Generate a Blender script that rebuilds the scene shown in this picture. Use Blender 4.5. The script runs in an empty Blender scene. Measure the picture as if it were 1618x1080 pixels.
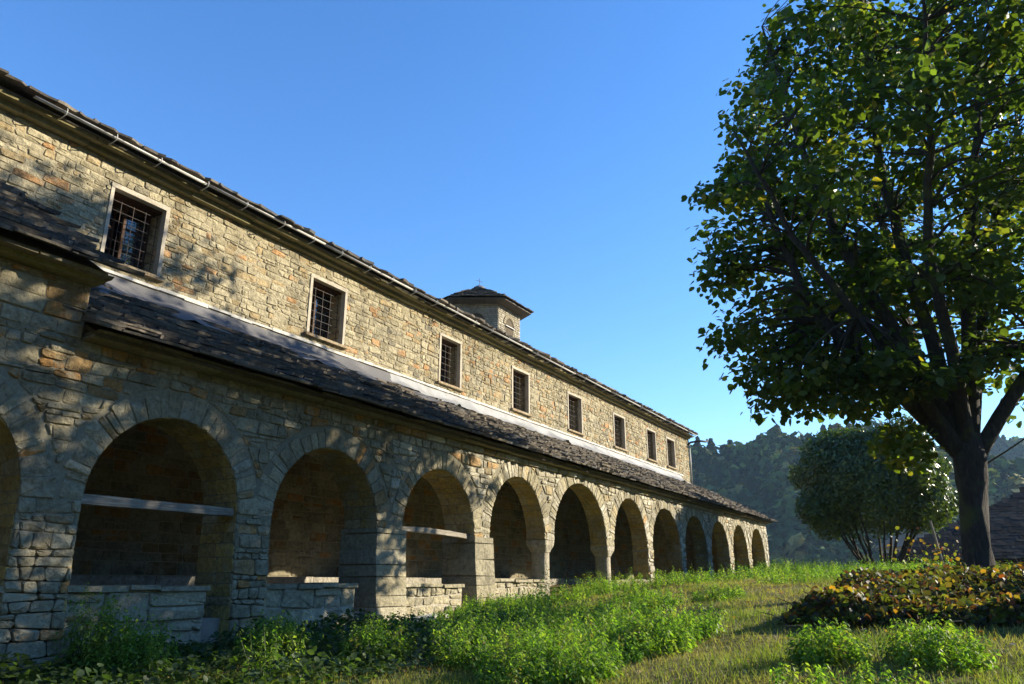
import bpy, math, random
import numpy as np
from mathutils import Vector, Matrix
rng = np.random.default_rng(7)
random.seed(7)
R = math.radians
sc = bpy.context.scene
C = sc.collection

# ---------------------------------------------------------------- camera, sky, sun, exposure
# axes: +X along the church front, +Y into the church, z = 0 at eye level
cam_d = bpy.data.cameras.new('camera'); cam = bpy.data.objects.new('camera', cam_d); C.objects.link(cam)
cam.location = (0, -8, 0)
PITCH, HEAD = R(17.666), R(30.749)
cam.rotation_euler = (R(90) + PITCH, 0, HEAD - R(90))
cam_d.sensor_width = 36; cam_d.lens = 26.48; cam_d.clip_end = 5000; cam_d.clip_start = .05
sc.camera = cam
SUN_A, SUN_E = R(46), R(22.5)            # sun: angle from the church axis towards -Y, and elevation
S = Vector((math.cos(SUN_E) * math.cos(SUN_A), -math.cos(SUN_E) * math.sin(SUN_A), math.sin(SUN_E)))
w = bpy.data.worlds.new('World'); sc.world = w; w.use_nodes = True
nt = w.node_tree; bg = nt.nodes['Background']
sky = nt.nodes.new('ShaderNodeTexSky'); sky.sky_type = 'NISHITA'; sky.sun_disc = False
sky.sun_elevation = SUN_E; sky.sun_rotation = math.atan2(S.x, S.y)
sky.altitude = 900; sky.air_density = 1.25; sky.dust_density = 0.0; sky.ozone_density = 4.0
hs_ = nt.nodes.new('ShaderNodeHueSaturation'); hs_.inputs['Saturation'].default_value = 1.2; hs_.inputs['Hue'].default_value = .508
nt.links.new(sky.outputs[0], hs_.inputs['Color']); nt.links.new(hs_.outputs[0], bg.inputs[0]); bg.inputs[1].default_value = 0.13
sd = bpy.data.lights.new('sun', 'SUN'); sd.energy = 5.0; sd.angle = R(.53); sd.color = (1, .89, .70)
so = bpy.data.objects.new('sun', sd); C.objects.link(so)
so.rotation_euler = (-S).to_track_quat('-Z', 'Y').to_euler(); so.location = (40, -40, 40)
sc.view_settings.view_transform = 'Standard'; sc.view_settings.look = 'None'
sc.view_settings.exposure = 1.25; sc.view_settings.gamma = 1
sc.cycles.use_denoising = True
sc.cycles.max_bounces = 6; sc.cycles.diffuse_bounces = 3; sc.cycles.glossy_bounces = 2
sc.cycles.transmission_bounces = 3; sc.cycles.volume_bounces = 0; sc.cycles.transparent_max_bounces = 4

# ---------------------------------------------------------------- helpers
def P(o, label=None, cat=None, group=None, kind=None):
    for k, v in (('label', label), ('category', cat), ('group', group), ('kind', kind)):
        if v: o[k] = v
    return o
def obj(name, me, parent=None):
    o = bpy.data.objects.new(name, me); C.objects.link(o)
    if parent:
        o.parent = parent
        L = Vector((0, 0, 0)); q = parent
        while q: L = L + q.location; q = q.parent
        o.location = -L if o.type != 'EMPTY' or True else L
    return o
def empty(name, loc=(0, 0, 0), parent=None):
    o = bpy.data.objects.new(name, None); C.objects.link(o); o.empty_display_size = .2
    o.location = loc
    if parent:
        o.parent = parent; L = Vector((0, 0, 0)); q = parent
        while q: L = L + q.location; q = q.parent
        o.location = Vector(loc) - L
    return o
def mesh_np(name, V, F, mat, col=None, smooth=False):
    """V (n,3); F list of (m,k) int arrays"""
    me = bpy.data.meshes.new(name); V = np.asarray(V, np.float32)
    F = [np.asarray(f, np.int32) for f in (F if isinstance(F, list) else [F]) if len(f)]
    me.vertices.add(len(V)); me.vertices.foreach_set('co', V.ravel())
    nl = sum(f.size for f in F); npoly = sum(len(f) for f in F)
    me.loops.add(nl); me.polygons.add(npoly)
    me.loops.foreach_set('vertex_index', np.concatenate([f.ravel() for f in F]))
    tot = np.concatenate([np.full(len(f), f.shape[1], np.int32) for f in F])
    me.polygons.foreach_set('loop_start', np.concatenate([[0], np.cumsum(tot)[:-1]]).astype(np.int32))
    if smooth: me.polygons.foreach_set('use_smooth', np.ones(npoly, bool))
    if col is not None:
        a = me.attributes.new('col', 'FLOAT_COLOR', 'POINT'); col = np.asarray(col, np.float32)
        if col.ndim == 1: col = np.tile(col, (len(V), 1))
        a.data.foreach_set('color', np.concatenate([col[:, :3], np.ones((len(V), 1), np.float32)], 1).ravel())
    me.update(calc_edges=True); me.validate()
    if mat: me.materials.append(mat)
    return me
class MB:
    def __init__(s): s.V = []; s.F = []; s.C = []
    def add(s, V, F, col=(1, 1, 1)):
        n = len(s.V); s.V += [tuple(v) for v in V]; s.F += [tuple(i + n for i in f) for f in F]; s.C += [tuple(col)] * len(V)
    def box(s, x0, x1, y0, y1, z0, z1, col=(1, 1, 1), j=0):
        V = [(x, y, z) for z in (z0, z1) for y in (y0, y1) for x in (x0, x1)]
        if j: V = [tuple(c + random.uniform(-j, j) for c in v) for v in V]
        s.add(V, [(0, 2, 3, 1), (4, 5, 7, 6), (0, 1, 5, 4), (1, 3, 7, 5), (3, 2, 6, 7), (2, 0, 4, 6)], col)
    def tube(s, pts, rad, n=8, col=(1, 1, 1), caps=True):
        pts = [Vector(p) for p in pts]; V = []; up = None
        for i, p in enumerate(pts):
            t = (pts[min(i + 1, len(pts) - 1)] - pts[max(i - 1, 0)]).normalized()
            if up is None: up = Vector((1, 0, 0)) if abs(t.x) < .8 else Vector((0, 0, 1))
            a = (up - t * up.dot(t)).normalized(); b = t.cross(a); up = a
            r = rad[i] if hasattr(rad, '__len__') else rad
            V += [p + (a * math.cos(k * 2 * math.pi / n) + b * math.sin(k * 2 * math.pi / n)) * r for k in range(n)]
        F = [(i * n + k, i * n + (k + 1) % n, (i + 1) * n + (k + 1) % n, (i + 1) * n + k) for i in range(len(pts) - 1) for k in range(n)]
        if caps: F += [tuple(reversed(range(n))), tuple(range((len(pts) - 1) * n, len(pts) * n))]
        s.add(V, F, col)
    def mesh(s, name, mat, smooth=False):
        me = bpy.data.meshes.new(name); me.from_pydata(s.V, [], s.F)
        a = me.attributes.new('col', 'FLOAT_COLOR', 'POINT')
        a.data.foreach_set('color', np.concatenate([np.asarray(s.C, np.float32).reshape(-1, 3), np.ones((len(s.V), 1), np.float32)], 1).ravel())
        if smooth: me.polygons.foreach_set('use_smooth', np.ones(len(me.polygons), bool))
        me.update(); me.materials.append(mat); return me
    def build(s, name, mat, parent=None, smooth=False): return obj(name, s.mesh(name, mat, smooth), parent)

# ---------------------------------------------------------------- materials
def new_mat(name):
    m = bpy.data.materials.new(name); m.use_nodes = True; n = m.node_tree.nodes
    return m, m.node_tree, n['Principled BSDF']
def noise(t, co, scale, detail=5, rough=.6):
    n = t.nodes.new('ShaderNodeTexNoise'); n.inputs['Scale'].default_value = scale
    n.inputs['Detail'].default_value = detail; n.inputs['Roughness'].default_value = rough
    t.links.new(co, n.inputs['Vector']); return n.outputs['Fac']
def ramp(t, fac, stops):
    r = t.nodes.new('ShaderNodeValToRGB'); e = r.color_ramp.elements
    while len(e) < len(stops): e.new(.5)
    for i, (p, c) in enumerate(stops):
        e[i].position = p; e[i].color = (*c, 1) if hasattr(c, '__len__') else (c, c, c, 1)
    t.links.new(fac, r.inputs[0]); return r.outputs[0]
def mix(t, a, b, fac=1.0, mode='MULTIPLY'):
    m = t.nodes.new('ShaderNodeMix'); m.data_type = 'RGBA'; m.blend_type = mode
    for v, i in ((fac, 0), (a, 6), (b, 7)):
        if hasattr(v, 'default_value') or hasattr(v, 'links'): t.links.new(v, m.inputs[i])
        elif hasattr(v, '__len__'): m.inputs[i].default_value = (*v, 1)
        else: m.inputs[i].default_value = v
    return m.outputs[2]
def coord(t):
    n = t.nodes.new('ShaderNodeTexCoord'); return n.outputs['Object']
def bump(t, b, h, strength, dist=.02):
    n = t.nodes.new('ShaderNodeBump'); n.inputs['Strength'].default_value = strength; n.inputs['Distance'].default_value = dist
    t.links.new(h, n.inputs['Height']); t.links.new(n.outputs[0], b.inputs['Normal'])
def attr_mat(name, rough=.9, fine=22, lo=.62, hi=1.25, patch=None, bstr=.6, bdist=.012, patch_scale=2.2, col=None, spec=.25, streak=False, stretch=None):
    m, t, b = new_mat(name); co = coord(t)
    if col is None:
        a = t.nodes.new('ShaderNodeAttribute'); a.attribute_name = 'col'; base = a.outputs['Color']
    else: base = mix(t, col, (1, 1, 1), 1.0)
    if stretch:
        mp = t.nodes.new('ShaderNodeMapping'); mp.inputs['Scale'].default_value = stretch; t.links.new(co, mp.inputs[0]); n1 = noise(t, mp.outputs[0], fine, 8, .68)
    else: n1 = noise(t, co, fine, 8, .68)
    if streak:          # water stains and lichen with a shape of their own
        mp = t.nodes.new('ShaderNodeMapping'); mp.inputs['Scale'].default_value = (1.7, 1.7, .35); t.links.new(co, mp.inputs[0])
        base = mix(t, base, ramp(t, noise(t, mp.outputs[0], 1.1, 6, .6), [(.33, .62), (.52, 1.0), (.75, 1.08)]))
        base = mix(t, base, (.10, .095, .075), ramp(t, noise(t, co, 31, 3, .5), [(.62, 0.0), (.72, .7)]), 'MIX')
    c = mix(t, base, ramp(t, n1, [(.28, lo), (.72, hi)]))
    if patch:
        n2 = noise(t, co, patch_scale, 6, .65)
        c = mix(t, c, patch, ramp(t, n2, [(.5, 0.0), (.68, .75)]), 'MIX')
    t.links.new(c, b.inputs['Base Color']); b.inputs['Roughness'].default_value = rough
    b.inputs['Specular IOR Level'].default_value = spec
    if bstr: bump(t, b, n1, bstr, bdist)
    return m
M = {}
M['stone'] = attr_mat('stone', .92, 15, .5, 1.4, (.42, .37, .245), 1.0, .04, 4.2, streak=True)
M['stone_dark'] = attr_mat('stone_grey', .92, 15, .5, 1.35, (.37, .335, .235), 1.0, .04, 4.0, streak=True)
M['mortar'] = attr_mat('mortar', .95, 30, .6, 1.2, (.20, .17, .12), .8, .01, 2.0, col=(.36, .31, .21))
M['mortar_grey'] = attr_mat('mortar_grey', .95, 30, .6, 1.2, (.17, .155, .12), .8, .01, 2.0, col=(.25, .225, .155))
M['frame'] = attr_mat('window_surround', .9, 26, .75, 1.12, (.30, .26, .19), .7, .01, 5.5, col=(.47, .42, .33))
M['plaster'] = attr_mat('old_plaster', .95, 9, .6, 1.2, (.25, .23, .19), .9, .03, 2.4, col=(.42, .38, .30))
M['slate'] = attr_mat('slate', .8, 26, .5, 1.45, (.16, .135, .105), .9, .012, 3.5, spec=.3)
M['moss_stone'] = attr_mat('cornice_stone', .95, 14, .55, 1.25, (.17, .16, .05), .8, .015, 2.5)
M['membrane'] = attr_mat('roofing_felt', .8, 40, .8, 1.15, (.17, .165, .16), .6, .012, 1.6, col=(.125, .122, .122))
M['membrane_light'] = attr_mat('pale_roofing_sheet', .7, 30, .85, 1.1, (.22, .22, .21), .6, .012, 1.8, col=(.33, .33, .32))
M['white_strip'] = attr_mat('white_mortar_strip', .9, 30, .8, 1.1, (.3, .28, .24), .5, .008, 4, col=(.55, .53, .48))
M['wood'] = attr_mat('weathered_beam', .9, 9, .4, 1.4, (.20, .18, .15), 1.0, .02, 5.0, col=(.32, .285, .23), stretch=(.35, 6, 6))
M['dark_wood'] = attr_mat('dark_wood', .7, 14, .6, 1.3, None, .5, .006, col=(.07, .035, .018))
M['boards'] = attr_mat('roof_boards', .9, 8, .6, 1.2, None, .4, .01, col=(.11, .085, .055))
M['iron'] = attr_mat('rusty_iron', .6, 30, .7, 1.3, (.13, .055, .02), .3, .003, 6, col=(.03, .026, .024))
M['zinc'] = attr_mat('zinc_gutter', .5, 12, .7, 1.15, (.26, .25, .22), .3, .006, 2.5, col=(.50, .49, .46), spec=.5)
M['cable'] = attr_mat('rubber_and_room_dark', 1, 20, .8, 1.1, None, 0, col=(.008, .008, .008), spec=0)  # also used for the painted dark sheets inside the windows
M['old_slate'] = attr_mat('old_dark_slate', .95, 14, .6, 1.3, None, .5, .01, spec=.05)
M['floor'] = attr_mat('porch_floor', .9, 6, .7, 1.2, (.2, .18, .15), .5, .01, 1.2, col=(.30, .27, .22))
M['door'] = attr_mat('old_door', .75, 10, .7, 1.2, None, .4, .006, col=(.05, .035, .025))
m, t, b = new_mat('glass_pane'); b.inputs['Base Color'].default_value = (.012, .016, .022, 1); b.inputs['Roughness'].default_value = .03
b.inputs['IOR'].default_value = 2.0; bump(t, b, noise(t, coord(t), 5, 2), .12, .02); M['glass'] = m
m, t, b = new_mat('bark'); co = coord(t); mp = t.nodes.new('ShaderNodeMapping'); mp.inputs['Scale'].default_value = (9, 9, 2.2)
t.links.new(co, mp.inputs[0]); n1 = noise(t, mp.outputs[0], 2.4, 8, .7)
c = ramp(t, n1, [(.3, (.016, .013, .010)), (.55, (.042, .035, .027)), (.75, (.095, .08, .065))])
n2 = noise(t, co, 2.6, 5); c = mix(t, c, (.075, .085, .02), ramp(t, n2, [(.52, 0.0), (.66, .8)]), 'MIX')
t.links.new(c, b.inputs['Base Color']); b.inputs['Roughness'].default_value = .95; bump(t, b, n1, 1.0, .05); M['bark'] = m
def leaf_mat(name, gloss=.35, trans=.45, tint=(1.25, 1.35, .55), rough=.45):
    m = bpy.data.materials.new(name); m.use_nodes = True; t = m.node_tree; t.nodes.clear()
    out = t.nodes.new('ShaderNodeOutputMaterial'); a = t.nodes.new('ShaderNodeAttribute'); a.attribute_name = 'col'
    p = t.nodes.new('ShaderNodeBsdfPrincipled'); p.inputs['Roughness'].default_value = rough; p.inputs['Specular IOR Level'].default_value = gloss
    tr = t.nodes.new('ShaderNodeBsdfTranslucent'); ms = t.nodes.new('ShaderNodeMixShader'); ms.inputs[0].default_value = trans
    t.links.new(a.outputs[0], p.inputs['Base Color'])
    t.links.new(mix(t, a.outputs[0], tint), tr.inputs[0])
    t.links.new(p.outputs[0], ms.inputs[1]); t.links.new(tr.outputs[0], ms.inputs[2]); t.links.new(ms.outputs[0], out.inputs[0])
    return m
M['leaf'] = leaf_mat('broad_leaf', .3, .48, (1.9, 1.9, .5))
M['laurel'] = leaf_mat('glossy_leaf', .4, .32, (1.5, 1.6, .5), rough=.33)
M['weed'] = leaf_mat('weed_leaf', .25, .5, (1.5, 1.7, .5), .5)
M['grass'] = leaf_mat('grass_blade', .2, .45, (1.3, 1.3, .6), .6)
M['vine'] = leaf_mat('vine_leaf', .3, .5, (1.5, 1.3, .5), .5)
M['forest'] = leaf_mat('forest_foliage', .1, .15, (1.2, 1.3, .6), .8)
m, t, b = new_mat('ground_earth'); co = coord(t)
n1 = noise(t, co, .55, 6); n2 = noise(t, co, 9, 8, .7); n3 = noise(t, co, 60, 4)
c = ramp(t, n1, [(.36, (.08, .10, .022)), (.5, (.14, .13, .042)), (.64, (.21, .17, .08))])
c = mix(t, c, ramp(t, n2, [(.3, .5), (.7, 1.35)])); c = mix(t, c, ramp(t, n3, [(.3, .6), (.7, 1.3)]))
t.links.new(c, b.inputs['Base Color']); b.inputs['Roughness'].default_value = 1; b.inputs['Specular IOR Level'].default_value = .1
bump(t, b, n2, .9, .05); M['ground'] = m
m, t, b = new_mat('wooded_hillside'); co = coord(t); n1 = noise(t, co, .12, 8, .7)
t.links.new(ramp(t, n1, [(.3, (.012, .02, .008)), (.7, (.045, .06, .02))]), b.inputs['Base Color']); b.inputs['Roughness'].default_value = 1
b.inputs['Specular IOR Level'].default_value = 0; M['hill'] = m

# ---------------------------------------------------------------- terrain
GP = np.array([(0, -8, -1.5), (4.5, -.2, -.85), (8, -.2, -.68), (9.5, 0, -.62), (12.4, 0, -.45), (17.3, 0, -.2), (21, 0, -.05), (28, 0, .08), (36, 0, .2),
    (14, -8, -.04), (8, -6.7, -.52), (7, -8.5, -.6), (5.9, -5.6, -.8), (5, -2.4, -.9), (30, -5, .2), (22, -7, .12), (12, -4, -.36), (22, -14, -.3), (10, -16, -.8),
    (-6, -8, -1.9), (-6, 0, -1.4), (45, -4, .0), (45, -16, -1.6), (2, -14, -1.3), (45, 2, .1), (16, -11, -.15)])
def tps(r): return r * r * np.log(r + 1e-9)
_n = len(GP); _A = np.zeros((_n + 3, _n + 3)); _d = np.hypot(GP[:, None, 0] - GP[None, :, 0], GP[:, None, 1] - GP[None, :, 1])
_A[:_n, :_n] = tps(_d) + np.eye(_n) * .6; _A[:_n, _n] = 1; _A[:_n, _n + 1:] = GP[:, :2]; _A[_n:, :_n] = _A[:_n, _n:].T
_w = np.linalg.solve(_A, np.concatenate([GP[:, 2], [0, 0, 0]]))
def sstep(x, a, b):
    t = np.clip((x - a) / (b - a), 0, 1); return t * t * (3 - 2 * t)
def gz(x, y):
    x = np.asarray(x, float); y = np.asarray(y, float); sh = np.broadcast(x, y).shape
    x, y = np.broadcast_to(x, sh).ravel(), np.broadcast_to(y, sh).ravel()
    cx = np.clip(x, -8, 46); cy = np.clip(y, -20, 1.5)
    z = _w[_n] + _w[_n + 1] * cx + _w[_n + 2] * cy
    for i in range(_n): z = z + _w[i] * tps(np.hypot(cx - GP[i, 0], cy - GP[i, 1]))
    z = z + .035 * np.sin(1.7 * x + 1.1 * np.sin(.9 * y)) * np.sin(1.3 * y + .6) + .02 * np.sin(4.1 * x + 2) * np.sin(3.7 * y + 1)
    z = z - 26 * sstep(x, 41, 110) - 10 * sstep(-y, 26, 90)
    return z.reshape(sh)
def axis(a, b, h, lo, hi):
    m = list(np.arange(a, b, h)); s = h; v = m[-1]; up = []
    while v < hi: s *= 1.28; v += s; up.append(v)
    s = h; v = a; dn = []
    while v > lo: s *= 1.28; v -= s; dn.append(v)
    return np.array(dn[::-1] + m + up)
gx, gy = axis(0, 42, .22, -300, 900), axis(-16, 1.2, .22, -500, 500)
GX, GY = np.meshgrid(gx, gy, indexing='ij'); GZ = gz(GX, GY)
ii = np.arange(len(gx) - 1)[:, None] * len(gy) + np.arange(len(gy) - 1)[None]
gF = np.stack([ii, ii + len(gy), ii + len(gy) + 1, ii + 1], -1).reshape(-1, 4)
P(obj('ground', mesh_np('ground', np.stack([GX, GY, GZ], -1).reshape(-1, 3), gF, M['ground'], smooth=True)), kind='structure')

# ---------------------------------------------------------------- projection used only to rank which pieces show largest
def pix_area(pts):
    f = 1190; q = []
    for X, Y, Z in pts:
        Y += 8; fw = X * math.cos(HEAD) + Y * math.sin(HEAD); rt = X * math.sin(HEAD) - Y * math.cos(HEAD)
        zc = fw * math.cos(PITCH) + Z * math.sin(PITCH); yc = -fw * math.sin(PITCH) + Z * math.cos(PITCH)
        if zc < .2: return 0
        q.append((809 + f * rt / zc, 540 - f * yc / zc))
    cx = sum(a for a, _ in q) / len(q); cy = sum(b for _, b in q) / len(q)
    if not (0 < cx < 1618 and 0 < cy < 1080): return 0
    return abs(sum(q[i - 1][0] * q[i][1] - q[i][0] * q[i - 1][1] for i in range(len(q)))) / 2

# ---------------------------------------------------------------- masonry
def area(p): return sum(p[i - 1][0] * p[i][1] - p[i][0] * p[i - 1][1] for i in range(len(p))) / 2
def clip(p, px, pz, nx, nz):
    out = []
    for i in range(len(p)):
        a, b = p[i - 1], p[i]; da = (a[0] - px) * nx + (a[1] - pz) * nz; db = (b[0] - px) * nx + (b[1] - pz) * nz
        if (da >= 0) != (db >= 0):
            t = da / (da - db); out.append((a[0] + (b[0] - a[0]) * t, a[1] + (b[1] - a[1]) * t))
        if db >= 0: out.append(b)
    return out
def cut_rect(x0, x1, z0, z1):
    def f(p):
        if max(q[0] for q in p) <= x0 or min(q[0] for q in p) >= x1 or max(q[1] for q in p) <= z0 or min(q[1] for q in p) >= z1: return [p]
        return [q for q in (clip(p, x0, 0, -1, 0), clip(p, x1, 0, 1, 0), clip(clip(clip(p, 0, z1, 0, 1), x0, 0, 1, 0), x1, 0, -1, 0), clip(clip(clip(p, 0, z0, 0, -1), x0, 0, 1, 0), x1, 0, -1, 0)) if len(q) > 2]
    return f
def cut_arch(a, ring):
    L, Rr, zs, zt = a; xc = (L + Rr) / 2; A = (Rr - L) / 2 + ring; B = zt - zs + ring
    rect = cut_rect(L, Rr, -9, zs + .02)
    def f(p):
        out = []
        for q in rect(p):
            cx = sum(v[0] for v in q) / len(q); cz = sum(v[1] for v in q) / len(q)
            if cz <= zs and abs(cx - xc) < A: q = clip(q, 0, zs - .006, 0, -1)
            elif abs(cx - xc) < A + .6 and cz > zs and cz < zt + ring + .6:
                t = math.atan2(max(cz - zs, 0) / B, (cx - xc) / A); nx, nz = math.cos(t) / A, math.sin(t) / B
                q = clip(q, xc + A * math.cos(t), zs + B * math.sin(t), nx, nz)
            if len(q) > 2: out.append(q)
        return out
    return f
def lay(u0, u1, z0, z1, h=(.11, .2), l=(1.4, 3.4), gap=.014, split=.12, cuts=(), wob=.02, rnd=None):
    """coursed rubble: list of convex polygons in (u, z)"""
    r = rnd or random; polys = []; z = z0; ph = r.uniform(0, 9)
    def wv(u, k): return wob * (math.sin(u * 1.3 + k * 2.1 + ph) + .6 * math.sin(u * 3.1 + k * 4.7 + ph))
    k = 0
    while z < z1 - .05:
        hh = r.uniform(*h)
        if z + hh > z1 - .06: hh = z1 - z
        u = u0 - r.uniform(0, .2); e0 = 0
        while u < u1:
            ln = hh * r.uniform(*l); ln = min(max(ln, .1), .75); u2 = u + ln; sl = r.uniform(-.018, .018)
            zl = lambda x: z + (wv(x, k) if z > z0 + .01 else 0); zh = lambda x: z + hh + (wv(x, k + 1) if z + hh < z1 - .01 else 0)
            def rect(a, b, f0, f1, sa=0, sb=0):
                g = gap / 2; return [(a + g - sa, zl(a) + (zh(a) - zl(a)) * f0 + g), (b - g - sb, zl(b) + (zh(b) - zl(b)) * f0 + g), (b - g + sb, zl(b) + (zh(b) - zl(b)) * f1 - g), (a + g + sa, zl(a) + (zh(a) - zl(a)) * f1 - g)]
            if r.random() < split and hh > .13:
                m = r.uniform(.4, .62); mm = u + ln * r.uniform(.35, .65)
                polys.append(rect(u, u2, 0, m, e0, sl) if r.random() < .5 else rect(u, mm, 0, m, e0, 0))
                if len(polys[-1]) and polys[-1][1][0] < u2 - .1: polys.append(rect(mm, u2, 0, m, 0, sl))
                polys.append(rect(u, u2, m, 1, e0, sl))
            else: polys.append(rect(u, u2, 0, 1, e0, sl))
            u = u2; e0 = sl
        z += hh; k += 1
    out = []
    for p in polys:
        p = clip(clip(p, u0, 0, 1, 0), u1, 0, -1, 0); ps = [p] if len(p) > 2 else []
        for c in cuts: ps = [q for p2 in ps for q in c(p2)]
        out += [q for q in ps if area(q) > .0035]
    return out
def stone(poly, Pm, pr, col, rough=.006, rnd=random):
    """verts, faces of one dressed stone: poly in (u,z), Pm(u,z,d) -> world"""
    cx = sum(v[0] for v in poly) / len(poly); cz = sum(v[1] for v in poly) / len(poly); ring = []
    for i, v in enumerate(poly):
        a, b = poly[i - 1], poly[(i + 1) % len(poly)]
        la, lb = math.dist(a, v), math.dist(b, v)
        if min(la, lb) < .012: ring.append(v); continue
        ca, cb = min(.3, .02 / la) * rnd.uniform(.4, 1.5), min(.3, .02 / lb) * rnd.uniform(.4, 1.5)
        ring += [(v[0] + (a[0] - v[0]) * ca, v[1] + (a[1] - v[1]) * ca), (v[0] + (b[0] - v[0]) * cb, v[1] + (b[1] - v[1]) * cb)]
    n = len(ring); V = []; J = lambda s: rnd.uniform(-s, s)
    ext = math.sqrt(max(area(poly), .001)); sh = min(.012, ext * .08)
    for d, s in ((-.03, 0), (pr * .45, .15), (pr, 1)):
        for q in ring:
            dx, dz = q[0] - cx, q[1] - cz; L = math.hypot(dx, dz) + 1e-6; k = s * sh * rnd.uniform(.6, 1.7) / L
            V.append(Pm(q[0] - dx * k + (J(.003) if s else 0), q[1] - dz * k + (J(.003) if s else 0), d + (J(rough) if s == 1 else 0)))
    V.append(Pm(cx + J(ext * .15), cz + J(ext * .15), pr + J(rough) + rough * .6))
    F = [(r * n + i, r * n + (i + 1) % n, (r + 1) * n + (i + 1) % n, (r + 1) * n + i) for r in (0, 1) for i in range(n)]
    F += [(2 * n + i, 2 * n + (i + 1) % n, 3 * n) for i in range(n)]
    return V, F, col
def tone(kind, r=random):
    k = r.random(); v = r.uniform(.85, 1.14)
    if kind == 'upper': c = (.42, .245, .11) if k < .06 else (.36, .275, .145) if k < .20 else (.32, .275, .17) if k < .45 else (.385, .335, .215) if k < .93 else (.22, .195, .135)
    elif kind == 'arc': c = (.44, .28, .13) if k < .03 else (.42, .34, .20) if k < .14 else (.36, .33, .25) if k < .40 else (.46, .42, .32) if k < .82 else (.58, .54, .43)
    elif kind == 'left': c = (.42, .23, .08) if k < .10 else (.30, .2, .09) if k < .22 else (.275, .24, .155) if k < .7 else (.35, .31, .205)  # brown-grey stone, with tree shade's depth and hue put into its colour
    elif kind == 'vous': c = (.345, .305, .20) if k < .6 else (.29, .26, .18) if k < .85 else (.42, .38, .27)
    else: c = (.46, .33, .11) if k < .45 else (.38, .29, .12) if k < .8 else (.42, .35, .19)  # soffit ochre deepened, warm bounced light put into the stone colour
    return tuple(x * v for x in c)
church = empty('stone_church', (4.3, 0, -.85))
P(church, 'long rubble stone church with slate roofs, arcaded porch and small hexagonal roof drum', 'church')
pool = []      # (pixel area, parent, part name, V, F, col, material)
def put(parent, name, st, mat):
    V, F, col = st; n = len(V); k = (n - 1) // 3
    pool.append((pix_area(V[2 * k:3 * k]), parent, name, V, F, col, mat))

# the wall planes
FW = lambda u, z, d: (u, -d - batter(z), z)
def batter(z): return .10 * max(0, min(1, (0.55 - z) / 1.4))
Y2, XE, XL = 3.33, 35.85, -7.0
ARCH = [(-.9, 1.25, .8, 1.86), (1.85, 3.98, .8, 1.86), (4.60, 6.62, .82, 1.87), (7.18, 9.30, .82, 1.89), (9.93, 12.06, .80, 1.92), (12.60, 14.83, .88, 2.10),
        (15.25, 18.12, .86, 2.27), (18.58, 20.95, .86, 2.19), (21.35, 23.85, .9, 2.14), (24.25, 26.65, .9, 2.12), (27.15, 29.42, .9, 2.12), (29.95, 32.2, .9, 2.16), (32.75, 35.1, .9, 2.17)]
def thick(i): return .66 if i < 5 else .45
LOWTOP, LEFTTOP, XS = 2.50, 3.12, 4.30
NA = 22
def arch_pts(a, n=NA, e=0):
    L, Rr, zs, zt = a; xc = (L + Rr) / 2; A = (Rr - L) / 2 + e; B = zt - zs + e
    return [(xc - A * math.cos(math.pi * i / n), zs + B * math.sin(math.pi * i / n)) for i in range(n + 1)]
# arcade wall core, one bay at a time (front, back, soffit)
wall_low = empty('arcade_wall', (4.3, 0, -.85), church)
core = MB(); edges = [XL] + [(ARCH[i][1] + ARCH[i + 1][0]) / 2 for i in range(len(ARCH) - 1)] + [XE]
COLS = (5, 6)
def bay(x0, x1, a, T, top, cl=False, cr=False):
    zb = -2.2; o = arch_pts(a); prof = [(a[0], zb)] + o + [(a[1], zb)]
    out = [(x0, zb)] + prof + [(x1, zb), (x1, top), (x0, top)]
    if 1:
        zlev = [.55, -.15, -.85]
        out = ([(x0, a[2])] if cl else [(x0, zb), (a[0], zb)]) + o + ([(x1, a[2])] if cr else [(a[1], zb), (x1, zb)]) + [(x1, top), (x0, top)]
    n = len(out); V = [(x, 0, z) for x, z in out] + [(x, T, z) for x, z in out]
    F = [tuple(range(n)), tuple(reversed(range(n, 2 * n)))] + [(i, (i + 1) % n, n + (i + 1) % n, n + i) for i in range(n)]
    core.add(V, [tuple(reversed(f)) for f in F])
for i, a in enumerate(ARCH):
    x0, x1 = edges[i], edges[i + 1]
    if x0 < XS < x1:
        bay(x0, x1, a, thick(i), LOWTOP)
    else: bay(x0, x1, a, thick(i), LEFTTOP if x1 <= XS + .01 else LOWTOP, i - 1 in COLS, i in COLS)
core.box(edges[2], XS, .0015, .65, LOWTOP + .001, LEFTTOP)
core.build('wall_core', M['mortar_grey'], wall_low)
# face stones of the arcade
rr = random.Random(11)
cuts = [cut_arch(a, .33 if i < 5 else .36) for i, a in enumerate(ARCH)]
near_polys = lay(XL + 4, 9.6, -1.6, LOWTOP, (.075, .17), (1.0, 3.1), .009, .2, [c for c in cuts[:6]], .025, rr)
cuts += [cut_rect(ARCH[i][1] - .01, ARCH[i + 1][0] + .01, -9, .885) for i in COLS]
far_polys = lay(9.6, XE - .02, -.9, LOWTOP - .13, (.075, .15), (1.0, 2.9), .016, .22, cuts[4:], .03, rr)
left_polys = lay(XL + 4, XS, LOWTOP, LEFTTOP - .01, (.15, .22), (1.5, 2.8), .013, .05, [], .012, rr)
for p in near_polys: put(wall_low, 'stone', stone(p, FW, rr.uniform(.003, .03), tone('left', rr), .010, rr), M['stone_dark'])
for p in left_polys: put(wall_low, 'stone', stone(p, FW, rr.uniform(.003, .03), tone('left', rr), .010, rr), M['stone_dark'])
for p in far_polys: put(wall_low, 'stone', stone(p, FW, rr.uniform(.006, .034), tone('arc', rr), .011, rr), M['stone_dark'])
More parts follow.
